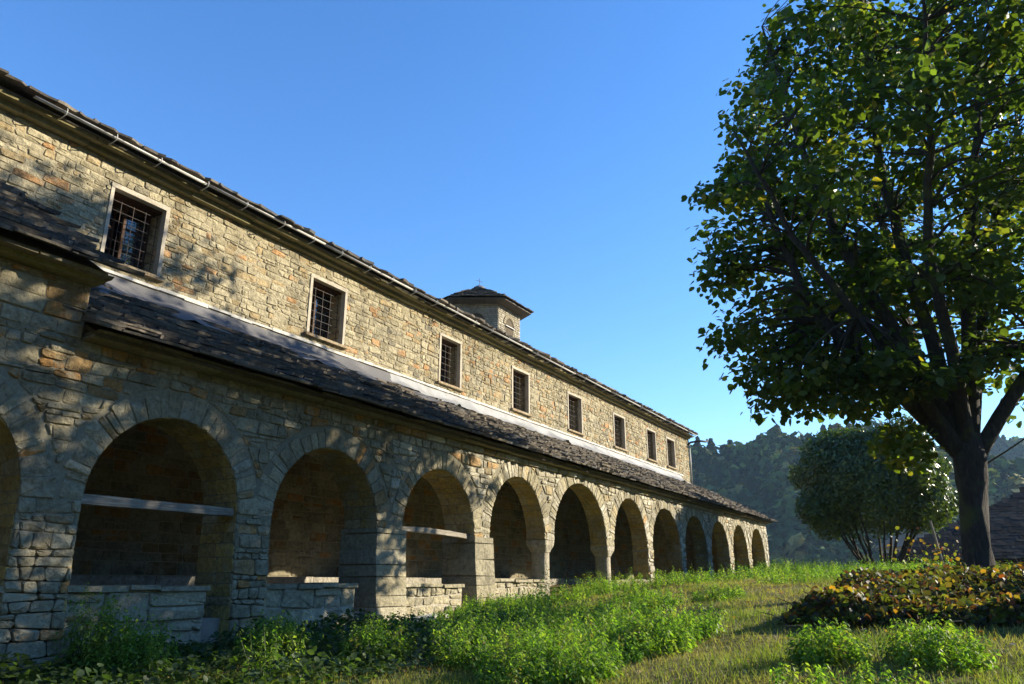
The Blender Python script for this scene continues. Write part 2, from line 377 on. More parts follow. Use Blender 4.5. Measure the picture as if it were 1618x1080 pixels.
# top course of wide flat stones under the eave (right part)
for p in lay(9.6, XE - .02, LOWTOP - .125, LOWTOP - .004, (.11, .13), (2.5, 4.6), .02, 0, [], 0, rr):
    put(wall_low, 'stone', stone(p, FW, rr.uniform(.04, .075), tone('arc', rr), .01, rr), M['stone_dark'])
# arch rings and jamb / soffit stones
for i, a in enumerate(ARCH):
    if i == 0: continue
    L, Rr, zs, zt = a; xc = (L + Rr) / 2; A = (Rr - L) / 2; B = zt - zs; n = 25 if i < 5 else 38; ts = [0]
    for k in range(n): ts.append(ts[-1] + rr.uniform(.45, 1.6))
    ts = [t / ts[-1] * math.pi for t in ts]
    for k in range(n):
        t0, t1 = ts[k] + .004, ts[k + 1] - .004; ring = rr.uniform(.22, .345) if i < 5 else rr.uniform(.24, .36)
        q = [(xc - (A + e) * math.cos(t), zs + (B + e) * math.sin(t)) for t, e in ((t0, -.004), (t0, ring), (t1, ring), (t1, -.004))]
        if area(q) < 0: q = q[::-1]
        put(wall_low, 'voussoir', stone(q, FW, rr.uniform(.006, .024), tone('left' if i < 5 and rr.random() < .5 else 'arc' if i > 4 and rr.random() < .5 else 'vous', rr), .009, rr), M['stone_dark'])
    # soffit and jambs: parameter s runs from the foot of the left jamb over the arch
    zf = -1.1 if i < 5 else -.6; jl = zs - zf; arc = [(0, 0.0)]; pts = arch_pts(a, 40)
    cum = [0]
    for k in range(40): cum.append(cum[-1] + math.dist(pts[k], pts[k + 1]))
    tot = jl * 2 + cum[-1]
    def SP(s, y, d, a=a, pts=pts, cum=cum, jl=jl, zf=zf, T=thick(i)):
        if s < jl: return (a[0] + d, y - batter(zf + s) * (1 - y / T), zf + s)
        if s > jl + cum[-1]: z = a[2] - (s - jl - cum[-1]); return (a[1] - d, y - batter(z) * (1 - y / T), z)
        q = s - jl; k = max(0, min(39, int(np.searchsorted(cum, q)) - 1)); f = (q - cum[k]) / (cum[k + 1] - cum[k])
        x = pts[k][0] + (pts[k + 1][0] - pts[k][0]) * f; z = pts[k][1] + (pts[k + 1][1] - pts[k][1]) * f
        tx, tz = pts[k + 1][0] - pts[k][0], pts[k + 1][1] - pts[k][1]; l = math.hypot(tx, tz)
        return (x + tz / l * d, y, z - tx / l * d)
    if i in (1, 2, 3, 4, 5, 6, 7, 8, 9, 10, 11, 12):
        s0 = jl * .9 if i > 6 else 0
        s = jl if i - 1 in COLS else 0.0; send = tot - jl if i in COLS else tot
        while s < send - .03:
            hh = min(rr.uniform(.1, .2), send - s); y = .004; T = thick(i)
            while y < T - .02:
                ln = min(rr.uniform(.16, .42), T - y); 
                if T - y - ln < .08: ln = T - y
                q = [(s + .006, y + .006), (s + hh - .006, y + .006), (s + hh - .006, y + ln - .006), (s + .006, y + ln - .006)]
                put(wall_low, 'stone', stone(q[::-1], lambda u, z, d: SP(u, z, d), rr.uniform(.004, .012), tone('soff', rr), .005, rr), M['stone_dark']); y += ln
            s += hh

# imposts on the square piers, columns with capitals on the others
def impost(x0, x1, y0, y1, z0, z1, grow):
    b = MB(); V = []
    for z, g in ((z0, 0), (z0 + (z1 - z0) * .75, grow), (z1, grow)):
        V += [(x0 - g, y0 - g, z), (x1 + g, y0 - g, z), (x1 + g, y1 + g, z), (x0 - g, y1 + g, z)]
    F = [(3, 2, 1, 0), (8, 9, 10, 11)] + [(r * 4 + k, r * 4 + (k + 1) % 4, (r + 1) * 4 + (k + 1) % 4, (r + 1) * 4 + k) for r in (0, 1) for k in range(4)]
    b.add(V, F, (.36, .33, .25)); return b
for i in (3, 4):
    x0, x1 = ARCH[i][1], ARCH[i + 1][0]; b = MB(); z0 = -.1 if i == 3 else -.15
    # wider lower pier of stacked blocks
    z = -1.0 if i == 3 else -.8
    while z < .79:
        h = min(rr.uniform(.16, .3), .80 - z); g = .05
        V = [(x0 - g, -.03 - batter(z) - .03, z + .006), (x1 + g, -.03 - batter(z) - .03, z + .006), (x1 + g, thick(i) + .02, z + .006), (x0 - g, thick(i) + .02, z + .006)]
        V = [tuple(c + rr.uniform(-.008, .008) for c in v) for v in V]
        W_ = [(x, y + (batter(z) - batter(z + h) if y < .2 else 0), zz + h - .012) for x, y, zz in V]
        bb = MB(); bb.add(V + W_, [(3, 2, 1, 0), (4, 5, 6, 7), (0, 1, 5, 4), (1, 2, 6, 5), (2, 3, 7, 6), (3, 0, 4, 7)], tone('vous', rr))
        bb.build('pier_block', M['stone_dark'], wall_low); z += h
for i in (7, 8, 9, 10, 11):
    x0, x1 = ARCH[i][1], ARCH[i + 1][0]; T = thick(i)
    impost(x0 + .02, x1 - .02, .0, T - .03, .72, .88, .035).build('capital', M['stone_dark'], wall_low)
def sq_ring(xm, ym, hx, hy, z, p, n=20):
    out = []
    for k in range(n):
        a = 2 * math.pi * (k + .5) / n; c, s_ = math.cos(a), math.sin(a); out.append((xm + hx * math.copysign(abs(c) ** (2 / p), c), ym + hy * math.copysign(abs(s_) ** (2 / p), s_), z))
    return out
for i in COLS:
    x0, x1 = ARCH[i][1], ARCH[i + 1][0]; xm = (x0 + x1) / 2; T = thick(i); ym = T / 2; b = MB(); V = []; n = 20
    prof = [(.155, .19, -.9, 3.0), (.155, .19, -.05, 3.0), (.150, .185, .3, 3.0), (.15, .185, .62, 3.0)]
    for hx, hy, z, p in prof: V += sq_ring(xm, ym, hx, hy, z, p)
    b.add(V, [(r * n + k, r * n + (k + 1) % n, (r + 1) * n + (k + 1) % n, (r + 1) * n + k) for r in range(len(prof) - 1) for k in range(n)], (.40, .36, .27)); b.build('column', M['stone_dark'], wall_low, True)
    b = MB(); V = []; prof = [(.165, .20, .615, 3.0), (.175, .21, .66, 4), (.235, .245, .76, 8), (.24, .25, .865, 14)]; g = (x1 - x0) / 2 + .012
    for hx, hy, z, p in prof: V += sq_ring(xm, ym, min(hx, g), hy, z, p)
    b.add(V, [(r * n + k, r * n + (k + 1) % n, (r + 1) * n + (k + 1) % n, (r + 1) * n + k) for r in range(len(prof) - 1) for k in range(n)] + [tuple(reversed(range(n))), tuple(range(3 * n, 4 * n))], (.42, .38, .29)); b.build('capital', M['stone_dark'], wall_low)

# porch: floor, outer bench walls, inner ledge, boards under the roof, back wall
b = MB(); b.box(XL, XE, .1, Y2, -1.6, -.42); b.build('porch_floor', M['floor'], church)
BENCH = [(1, -.04, 1), (2, -.04, .84), (3, -.02, .82), (4, -.03, .84), (5, .05, 1), (7, .06, 1), (8, .05, .9)]
for i, zt, fr in BENCH:
    a = ARCH[i]; x0, x1 = a[0] - .02, a[0] + (a[1] - a[0]) * fr; bb = MB()
    bw = empty('bench_wall', (x0, 0, -.8), church); zb = -1.5
    bb.box(x0, x1, .02, .42, zb, zt - .05); bb.build('bench_core', M['plaster'], bw)
    for p in lay(x0 + .01, x1 - .01, -1.1, zt - .06, (.11, .26), (.9, 2.6), .02, .2, [], .025, rr):
        put(bw, 'stone', stone(p, lambda u, z, d: (u, .02 - d, z), rr.uniform(.005, .04), tuple(c * 1.12 for c in tone('vous', rr)), .014, rr), M['plaster' if rr.random() < .0 else 'stone_dark'])
    x = x0
    while x < x1 - .02:
        l = min(rr.uniform(.3, .7), x1 - x + .03); s = MB(); dz = rr.uniform(-.012, .012)
        s.box(x + .006, x + l - .006, -.03 + rr.uniform(-.03, .02), .45, zt - .055 + dz, zt + dz, tone('vous', rr), .008); s.build('cap_slab', M['stone_dark'], bw); x += l
led = empty('inner_bench', (4.3, 2.7, -.4), church); x = XL + 4
while x < XE - .1:
    l = rr.uniform(.7, 1.3); s = MB(); s.box(x + .004, min(x + l, XE - .02) - .004, 2.68 + rr.uniform(-.01, .01), 3.28, -.42, .085 + rr.uniform(-.006, .006), (.36, .33, .27)); s.build('bench_slab', M['stone_dark'], led); x += l
backw = empty('nave_wall', (4.3, Y2, 0), church)
b = MB()
WIN = [(6.12, 7.20), (10.62, 11.75), (15.28, 16.32), (19.0, 20.1), (22.75, 23.9), (26.68, 27.86), (30.2, 31.32), (32.66, 33.8)]
WZ0, WZ1, WT = 4.93, 6.22, 6.64
b.box(XL, XE, Y2, Y2 + .8, -1.6, WZ0 - .001)
b.box(XL, XE, Y2 + .0005, Y2 + .8, WZ1 + .001, WT + .25)
xs = [XL] + [v for w_ in WIN for v in w_] + [XE]
for k in range(0, len(xs), 2): b.box(xs[k], xs[k + 1], Y2, Y2 + .8, WZ0, WZ1)
b.build('wall_core', M['mortar'], backw)
UW = lambda u, z, d: (u, Y2 - d, z)
wc = [cut_rect(a + .005, c - .005, WZ0, WZ1) for a, c in WIN]
for p in lay(2.2, 14.5, 4.45, WT, (.065, .145), (1.0, 3.6), .007, .18, wc[:3], .018, rr): put(backw, 'stone', stone(p, UW, rr.uniform(.002, .02), tone('upper', rr), .009, rr), M['stone'])
for p in lay(14.5, XE - .02, 4.45, WT, (.065, .15), (.9, 2.7), .009, .24, wc[2:], .03, rr): put(backw, 'stone', stone(p, UW, rr.uniform(.002, .024), tone('upper', rr), .011, rr), M['stone'])
DX0, DX1 = 16.0, 17.1      # porch door
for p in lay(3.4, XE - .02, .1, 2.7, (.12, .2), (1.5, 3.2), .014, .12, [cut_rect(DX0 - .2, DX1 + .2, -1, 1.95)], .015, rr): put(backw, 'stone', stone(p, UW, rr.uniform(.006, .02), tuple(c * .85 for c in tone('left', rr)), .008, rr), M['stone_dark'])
# porch end wall (far end) and near partition
ew = MB(); ew.add([(x, y, z) for x in (XE - .55, XE - .02) for y, z in ((.46, -1.2), (Y2 - .002, -1.2), (Y2 - .002, 4.2), (.46, 2.75))], [(3, 2, 1, 0), (4, 5, 6, 7), (1, 5, 4, 0), (2, 6, 5, 1), (3, 7, 6, 2), (0, 4, 7, 3)]); ew.build('end_wall', M['mortar_grey'], church)
EWm = lambda u, z, d: (XE - .55 - d, u, z)
for p in lay(.5, Y2 - .05, -.4, 2.5, (.12, .22), (1.2, 2.6), .014, .1, [], .015, rr): put(wall_low, 'stone', stone(p[::-1], EWm, .014, tone('soff', rr), .006, rr), M['stone_dark'])
dr = empty('porch_door', (DX0, Y2, -.4), church)
s = MB(); s.box(DX0 - .19, DX0, Y2 - .05, Y2 + .1, -.4, 1.93, (.42, .40, .35)); s.build('door_jamb', M['stone_dark'], dr)
s = MB(); s.box(DX1, DX1 + .19, Y2 - .05, Y2 + .1, -.4, 1.93, (.42, .40, .35)); s.build('door_jamb', M['stone_dark'], dr)
s = MB(); s.box(DX0, DX1, Y2 - .052, Y2 + .1, 1.72, 1.935, (.42, .40, .35)); s.build('lintel', M['stone_dark'], dr)
for k in range(4):
    s = MB(); x = DX0 + k * (DX1 - DX0) / 4; s.box(x + .004, x + (DX1 - DX0) / 4 - .004, Y2 - .02, Y2 - .002, -.4, 1.715); s.build('door_board', M['door'], dr)
# tie beams
def beam(p0, p1, w_, h_, sag=.0):
    s = MB(); n = 10; V = []; d = (Vector(p1) - Vector(p0)); side = d.cross(Vector((0, 0, 1))).normalized()
    for k in range(n + 1):
        c = Vector(p0) + d * k / n + Vector((0, 0, sag * math.sin(math.pi * k / n))); ww = w_ * rr.uniform(.9, 1.08); hh = h_ * rr.uniform(.9, 1.08)
        for q, r_ in ((-1, -1), (1, -1), (1, 1), (-1, 1)): V.append(c + side * q * ww / 2 + Vector((0, 0, r_ * hh / 2)))
    F = [(k * 4 + j, k * 4 + (j + 1) % 4, (k + 1) * 4 + (j + 1) % 4, (k + 1) * 4 + j) for k in range(n) for j in range(4)] + [(3, 2, 1, 0), (n * 4, n * 4 + 1, n * 4 + 2, n * 4 + 3)]
    s.add(V, F); return s.build('tie_beam', M['wood'], church)
P(beam((4.55, .12, .84), (6.66, .12, .845), .14, .10), 'pale weathered timber tie across the near arch')
P(beam((9.9, .16, .84), (12.1, .16, .80), .13, .085, .025), 'bowed pale timber tie across the third arch')

# ---------------------------------------------------------------- windows of the upper wall
for wi, (x0, x1) in enumerate(WIN):
    wn = empty('window', (x0, Y2, WZ0), church); jw = .068 + rr.uniform(-.006, .006); pr = .028
    s = MB(); s.box(x0, x0 + jw, Y2 - pr, Y2 + .1, WZ0 + .03, WZ1 - .001, j=.004); s.build('jamb', M['frame'], wn)
    s = MB(); s.box(x1 - jw, x1, Y2 - pr - .001, Y2 + .1, WZ0 + .03, WZ1 - .001, j=.004); s.build('jamb', M['frame'], wn)
    s = MB(); s.box(x0 - .003, x1 + .003, Y2 - pr - .004, Y2 + .1, WZ1, WZ1 + .075, j=.006); s.build('lintel', M['frame'], wn)
    s = MB(); s.box(x0 - .06, x1 + .06, Y2 - .09, Y2 + .35, WZ0 - .03, WZ0 + .028, (.33, .25, .15), j=.004); s.build('sill', M['stone'], wn)
    # reveals
    for sx, dd in ((x0 + jw - .02, 1), (x1 - jw + .02, -1)):
        for p in lay(.1, .55, WZ0 + .03, WZ1, (.12, .24), (1.0, 2.6), .014, .0, [], .008, rr):
            put(wn, 'reveal_stone', stone(p if dd < 0 else p, lambda u, z, d: (sx + dd * (d), Y2 + u, z), .012, tone('upper', rr), .005, rr), M['stone'])
        s = MB(); s.box(min(sx, sx - dd * .06), max(sx, sx - dd * .06), Y2 + .1, Y2 + .56, WZ0 + .03, WZ1); s.build('reveal', M['mortar'], wn)
    s = MB(); s.box(x0 + jw - .02, x1 - jw + .02, Y2 + .1, Y2 + .56, WZ1 - .04, WZ1 - .002); s.build('head_board', M['dark_wood'], wn)
    xa, xb = x0 + jw, x1 - jw; za, zb = WZ0 + .03, WZ1 - .04; yy = Y2 + .42
    xm_ = (xa + xb) / 2; hw_ = xm_ - xa - .004
    for hx, sg, th_ in ((xa, 1, R(23)), (xb, -1, R(1.5))):          # left leaf turned ajar, added to mirror bright sky; right leaf shut
        LF = lambda u, d, z, hx=hx, sg=sg, th_=th_: (hx + sg * (u * math.cos(th_) - d * math.sin(th_) * 0), yy + u * math.sin(th_) + d, z)
        def lb(sb, u0, u1, d0, d1, w0, w1):
            V = [LF(u, d, z) for z in (w0, w1) for d in (d0, d1) for u in (u0, u1)]; F = [(0, 2, 3, 1), (4, 5, 7, 6), (0, 1, 5, 4), (1, 3, 7, 5), (3, 2, 6, 7), (2, 0, 4, 6)]
            sb.add(V, F if sg > 0 else [tuple(reversed(f)) for f in F])
        s = MB(); lb(s, 0, .045, -.02, .03, za, zb); lb(s, hw_ - .045, hw_, -.02, .03, za, zb)
        for zz in (za, za + (zb - za) * .34, za + (zb - za) * .67, zb - .045): lb(s, .046, hw_ - .046, -.012, .026, zz + .001, zz + .036)
        s.build('casement', M['dark_wood'], wn)
        s = MB(); lb(s, .01, hw_ - .01, .002, .008, za + .01, zb - .01); s.build('glass_pane', M['glass'], wn)
    s = MB(); s.box(xa - .02, xb + .02, yy + .3, yy + .32, za, zb); s.build('room_dark_sheet', M['cable'], wn)  # black sheet paints the dark of the unlit room behind the glass
    s = MB(); nb, nh = 5, 7
    for k in range(nb): x = xa + .03 + (xb - xa - .06) * k / (nb - 1); s.tube([(x, Y2 + .16, za), (x, Y2 + .16, zb)], .0065, 6)
    for k in range(nh): z = za + (zb - za) * (k + .5) / nh; s.tube([(xa, Y2 + .16, z), (xb, Y2 + .16, z)], .006, 6)
    s.build('iron_grille', M['iron'], wn)
# white shutter panel standing inside the nearest window
# ---------------------------------------------------------------- roofs
def slates(parent, O, U, Sv, lu, ls, row=.2, wd=(.22, .55), th=(.02, .045), name='slate', rag=.05, tones=None, r=rr, keep=None, flat=1.0):
    """stone slates on the plane O + u U + s Sv"""
    O, U, Sv = Vector(O), Vector(U), Vector(Sv); N = U.cross(Sv).normalized()
    if N.z < 0: N = -N
    k = 0; s = -.06
    while s < ls:
        u = -r.uniform(0, .3)
        while u < lu:
            w_ = r.uniform(*wd); L = row * r.uniform(1.7, 2.3); t = r.uniform(*th)
            if keep is None or keep(u + w_ / 2, s + L / 2):
                pts = [(u + .004, s + r.uniform(-rag, rag)), (u + w_ * r.uniform(.25, .45), s + r.uniform(-rag, rag) - .012), (u + w_ * r.uniform(.6, .8), s + r.uniform(-rag, rag) - .01), (u + w_ - .004, s + r.uniform(-rag, rag)), (u + w_ + r.uniform(-.03, .02), min(s + L, ls + .05)), (u + r.uniform(-.02, .03), min(s + L, ls + .05))]
                lift = r.uniform(.006, .03); V = []; base = .022
                for top in (0, 1):
                    for (a, c) in pts:
                        h = base + flat * .062 * max(0, 1 - (c - s) / L) + flat * lift * max(0, 1 - (c - s) / L) + (t if top else 0) + r.uniform(-.004, .004)
                        V.append(tuple(O + U * a + Sv * c + N * h))
                n = len(pts); F = [tuple(reversed(range(n))), tuple(range(n, 2 * n))] + [(i, (i + 1) % n, n + (i + 1) % n, n + i) for i in range(n)]
                q = r.random(); v = r.uniform(.6, 1.4); col = (.115 * v, .10 * v, .082 * v) if q < .6 else (.17 * v, .145 * v, .11 * v) if q < .85 else (.09 * v, .092 * v, .092 * v)
                # rank by the part of the slate left showing
                pool.append((pix_area(V[n:n + 4]) * .8 + pix_area([V[0], V[3], V[n + 3], V[n]]), parent, name, V, F, col, M['slate']))
            u += w_ * r.uniform(.93, 1.0)
        s += row * r.uniform(.85, 1.15); k += 1
EZ, EY, SL = 2.53, -.34, .522
lr = empty('porch_roof', (4.3, EY, EZ), church)
sv = Vector((0, 1, SL)).normalized(); ls_ = (2.75 - EY) * math.hypot(1, SL)
slates(lr, (XS + .0, EY, EZ), (1, 0, 0), sv, XE + .3 - XS, ls_, .2, (.22, .6), (.02, .05))
b = MB(); b.add([(XS + .02, EY + .08, EZ - .02), (XE + .2, EY + .08, EZ - .02), (XE + .2, Y2, EZ - .02 + SL * (Y2 - EY - .08)), (XS + .02, Y2, EZ - .02 + SL * (Y2 - EY - .08)),
    (XS + .02, EY + .08, EZ + .02), (XE + .2, EY + .08, EZ + .02), (XE + .2, Y2, EZ + .02 + SL * (Y2 - EY - .08)), (XS + .02, Y2, EZ + .02 + SL * (Y2 - EY - .08))],
    [(3, 2, 1, 0), (4, 5, 6, 7), (0, 1, 5, 4), (1, 2, 6, 5), (2, 3, 7, 6), (3, 0, 4, 7)]); b.build('roof_boards', M['boards'], lr)
# stone eave course under the slates
def eave_course(parent, x0, x1, y0, y1, z0, z1, col, name='cornice_stone', lmin=.5, lmax=1.2, j=.012, mat='moss_stone'):
    x = x0
    while x < x1 - .05:
        l = min(rr.uniform(lmin, lmax), x1 - x); s = MB(); v = rr.uniform(.75, 1.2); dy = rr.uniform(-.02, .02)
        s.box(x + .004, x + l - .004, y0 + dy, y1, z0, z1, tuple(c * v for c in col), j); s.build(name, M[mat], parent); x += l
eave_course(lr, XS + .02, XE + .05, EY + .14, .28, LOWTOP + .002, LOWTOP + .048, (.24, .21, .14))
eave_course(lr, XS + .02, XE + .12, EY + .05, .28, LOWTOP + .052, LOWTOP + .092, (.15, .13, .09), 'eave_slab', .35, .9, .014, 'slate')
# left, higher lean-to roof
hr = empty('side_roof', (3, EY, 3.17), church); SL2 = .61; sv2 = Vector((0, 1, SL2)).normalized()
slates(hr, (XL + 3, EY, 3.20), (1, 0, 0), sv2, 4.30 - XL - 3, (Y2 - EY) * math.hypot(1, SL2) - .05, .2, (.25, .6), (.02, .05))
b = MB(); x0, x1 = XL + 3, 4.32
z0, z1_ = 3.18, 3.18 + SL2 * (Y2 - EY - .08)
b.add([(x0, EY + .08, z0), (x1, EY + .08, z0), (x1, Y2, z1_), (x0, Y2, z1_), (x0, EY + .08, z0 + .05), (x1, EY + .08, z0 + .05), (x1, Y2, z1_ + .05), (x0, Y2, z1_ + .05)], [(3, 2, 1, 0), (4, 5, 6, 7), (0, 1, 5, 4), (1, 2, 6, 5), (2, 3, 7, 6), (3, 0, 4, 7)])
b.build('roof_boards', M['boards'], hr)
eave_course(hr, XL + 3, 4.34, EY + .14, .28, LEFTTOP + .002, LEFTTOP + .05, (.20, .18, .08))
eave_course(hr, XL + 3, 4.38, EY + .05, .28, LEFTTOP + .054, LEFTTOP + .095, (.15, .13, .08), 'eave_slab', .4, .9, .012, 'slate')
b = MB(); b.add([(XS - .3, .64, LOWTOP), (XS - .3, Y2, LOWTOP), (XS - .3, Y2, z1_), (XS - .3, .64, 3.75), (XS - .02, .64, LOWTOP), (XS - .02, Y2, LOWTOP), (XS - .02, Y2, z1_), (XS - .02, .64, 3.75)], [(0, 1, 2, 3), (7, 6, 5, 4), (0, 4, 5, 1), (1, 5, 6, 2), (2, 6, 7, 3), (3, 7, 4, 0)])
b.build('side_wall', M['mortar_grey'], church)
# felt flashing between porch roof and nave wall
def flashing(x0, x1, mat, name, label, top=4.74, low=2.72):
    nx = int((x1 - x0) / .12); V = []; rows = [(Y2 - .012, top), (Y2 - .06, 4.60)] + [(3.2 + (low - 3.2) * q / 5, 2.53 + SL * (3.2 + (low - 3.2) * q / 5 + .34) + .125 - .02 * q / 5) for q in range(6)]
    for k in range(nx + 1):
        x = x0 + (x1 - x0) * k / nx
        for j, (y, z) in enumerate(rows):
            a = 0 if j == 0 else 1
            wr = (.034 * math.sin(x * 2.3 + j * .5 + math.sin(x * .9)) + .050 * max(0, math.sin(x * 5.3 + j * .25 + 2 * math.sin(x * 1.3))) ** 4 + rr.uniform(-.006, .006)) * a
            V.append((x, y - abs(wr) * .4 + (.10 * math.sin(x * 1.9) * math.sin(x * .77 + 1) + rr.uniform(-.02, .02) if j == len(rows) - 1 else 0), z + wr))
    m_ = len(rows); F = np.array([(k * m_ + j, (k + 1) * m_ + j, (k + 1) * m_ + j + 1, k * m_ + j + 1) for k in range(nx) for j in range(m_ - 1)])
    V = np.array(V); n = len(V); V = np.concatenate([V, V + [0, .008, -.006]]); F = np.concatenate([F, F[:, ::-1] + n])
    return P(obj(name, mesh_np(name, V, F, M[mat], smooth=True), church), label)
flashing(4.5, 13.35, 'membrane', 'roof_flashing', 'wrinkled dark grey felt strip', low=1.85)
flashing(13.3, 34.4, 'membrane_light', 'roof_flashing', 'pale sheet strip', low=2.55)
s = MB(); x = 5.2
while x < 34.5:
    l = .5; s.box(x, x + l, Y2 - .05 + rr.uniform(-.006, .006), Y2 - .013, 4.735 + rr.uniform(-.01, .01), 4.79 + rr.uniform(-.012, .012)); x += l + .001
s.build('mortar_fillet', M['white_strip'], church)
# upper cornice, roof, gutter
ur = empty('nave_roof', (4.3, Y2 - .4, 7.0), church)
eave_course(ur, XL, XE + .06, Y2 - .13, Y2 + .3, WT + .005, WT + .085, (.23, .20, .10), lmin=.6, lmax=1.4)
eave_course(ur, XL, XE + .14, Y2 - .27, Y2 + .3, WT + .09, WT + .165, (.21, .18, .085), lmin=.6, lmax=1.4)
USL = .36; YU = Y2 - .40; ZU = 6.81; RIDGE = 8.33
slates(ur, (XL, YU, ZU), (1, 0, 0), Vector((0, 1, USL)).normalized(), XE + .3 - XL, 1.1, .2, (.25, .6), (.025, .055), rag=.06)
b = MB(); zr = ZU + USL * (RIDGE - YU)
b.add([(XL, YU + .1, ZU - .01), (XE + .2, YU + .1, ZU - .01), (XE + .2, RIDGE, zr), (XL, RIDGE, zr), (XL, 2 * RIDGE - YU, ZU), (XE + .2, 2 * RIDGE - YU, ZU), (XL, RIDGE, zr - .1), (XE + .2, RIDGE, zr - .1), (XL, YU + .12, ZU - .03), (XE + .2, YU + .12, ZU - .03)],
    [(0, 1, 2, 3), (3, 2, 5, 4), (8, 6, 7, 9), (0, 8, 9, 1)], (.12, .105, .085)); b.build('roof_sheet', M['slate'], ur)
g = MB(); gr_, gy_, gz_ = .031, YU - .03, ZU + .02
gut = empty('gutter', (4.7, gy_, gz_), church)
x = 4.55
while x < XE - .3:
    l = min(3.0, XE + .1 - x); g = MB(); V = []; dz = rr.uniform(-.012, .012)
    for xx, dd in ((x, dz), (x + l - .01, dz + rr.uniform(-.015, .015))):
        for r_ in (gr_, gr_ - .006):
            for k in range(9): a = math.pi * k / 8; V.append((xx, gy_ - r_ * math.cos(a), gz_ + dd - r_ * math.sin(a)))
    F = []
    for k in range(8): F += [(k, k + 1, 18 + k + 1, 18 + k), (9 + k + 1, 9 + k, 27 + k, 27 + k + 1), (k + 1, k, 9 + k, 9 + k + 1), (18 + k, 18 + k + 1, 27 + k + 1, 27 + k)]
    F += [(0, 18, 27, 9), (8, 17, 35, 26)]
    g.add(V, F); g.build('gutter_length', M['zinc'], gut, True); x += l
x = 5.0
while x < XE:
    s = MB(); s.tube([(x, Y2 - .27, WT + .12), (x, gy_ + .10, WT + .09), (x, gy_ + .02, gz_ - .085), (x, gy_ - .055, gz_ - .07), (x, gy_ - .075, gz_ - .01), (x, gy_ - .06, gz_ + .03)], .009, 6); s.build('gutter_bracket', M['zinc'], gut, True); x += rr.uniform(.8, .95)
s = MB(); s.tube([(XE + .0, Y2 - .03, gz_ - .42), (XE + .1, Y2 - .12, gz_ - .32), (XE + .3, gy_ - .1, gz_ - .26), (XE + .75, gy_ - .25, gz_ - .24), (XE + .86, gy_ - .28, gz_ - .2), (XE + .88, gy_ - .29, gz_ - .1)], .05, 10); s.build('gutter_spout', M['iron'], church, True)
s = MB(); s.tube([(XE + .06, Y2 - .06, gz_ - .4), (XE + .06, Y2 - .06, 4.4)], .035, 8); s.build('downpipe', M['zinc'], church, True)

# ---------------------------------------------------------------- hexagonal drum on the ridge
TC = Vector((24.75, 8.33)); TR = 1.7; TZ0, TZ1, NS = 7.6, 10.58, 6
tw = empty('roof_drum', (TC.x, TC.y, TZ0), church)
oc = [(TC.x + TR * math.cos(R(60 * k)), TC.y + TR * math.sin(R(60 * k))) for k in range(NS)]
b = MB(); b.add([(x, y, z) for z in (TZ0, TZ1) for x, y in oc], [(k, (k + 1) % NS, NS + (k + 1) % NS, NS + k) for k in range(NS)] + [tuple(reversed(range(NS))), tuple(range(NS, 2 * NS))]); b.build('drum_core', M['mortar'], tw)
side = TR
for k in (2, 3, 4, 5):
    a = R(60 * k + 30); n = Vector((math.cos(a), math.sin(a))); p0, p1 = Vector(oc[k]), Vector(oc[(k + 1) % NS]); e = (p1 - p0).normalized()
    TM = lambda u, z, d, p0=p0, e=e, n=n: (p0.x + e.x * u + n.x * d, p0.y + e.y * u + n.y * d, z)
    ms = side / 2; wa = .30; ar = (ms - wa, ms + wa, 9.86, 10.16)
    for p in lay(0, side, 8.6, TZ1, (.07, .11), (1.6, 3.6), .03, 0, [cut_arch(ar, .19)], .004, rr): put(tw, 'drum_stone', stone(p, TM, .022, (lambda v: (.47 * v, .43 * v, .34 * v))(rr.uniform(.7, 1.1)), .004, rr), M['stone'])
    for q in range(13):
        t0, t1 = math.pi * q / 13 + .02, math.pi * (q + 1) / 13 - .02
        pl = [(ms - (wa + ee) * math.cos(t), 9.86 + (.3 + ee) * math.sin(t)) for t, ee in ((t0, 0), (t0, .17), (t1, .17), (t1, 0))]
        if area(pl) < 0: pl = pl[::-1]
        put(tw, 'drum_stone', stone(pl, TM, .04, (.42, .36, .25), .004, rr), M['stone'])
    s = MB(); pp = [(ar[0], 8.6)] + arch_pts(ar, 12) + [(ar[1], 8.6)]
    s.add([TM(u, z, .012) for u, z in pp], [tuple(range(len(pp)))]); s.add([TM(u, z, .006) for u, z in pp], [tuple(reversed(range(len(pp))))]); s.build('arch_panel', M['boards'], tw)  # flat dark panel in place of an open arched window
    s = MB(); s.tube([TM(ar[0] - .05, 9.80, .05), TM(ar[1] + .05, 9.80, .05)], .025, 6); s.build('window_tie', M['zinc'], tw)
RE, ZA, ZE_ = 2.18, 11.8, TZ1 + .10
ov = [(TC.x + RE * math.cos(R(60 * k)), TC.y + RE * math.sin(R(60 * k))) for k in range(NS)]
b = MB(); b.add([(x, y, ZE_) for x, y in ov] + [(TC.x, TC.y, ZA)] + [(x, y, ZE_ - .05) for x, y in ov] + [(x, y, TZ1 - .03) for x, y in oc],
    [(k, (k + 1) % NS, NS) for k in range(NS)] + [(NS + 1 + k, NS + 1 + (k + 1) % NS, (k + 1) % NS, k) for k in range(NS)] + [(2 * NS + 1 + k, 2 * NS + 1 + (k + 1) % NS, NS + 1 + (k + 1) % NS, NS + 1 + k) for k in range(NS)], (.10, .09, .075))
b.build('drum_roof', M['slate'], tw)
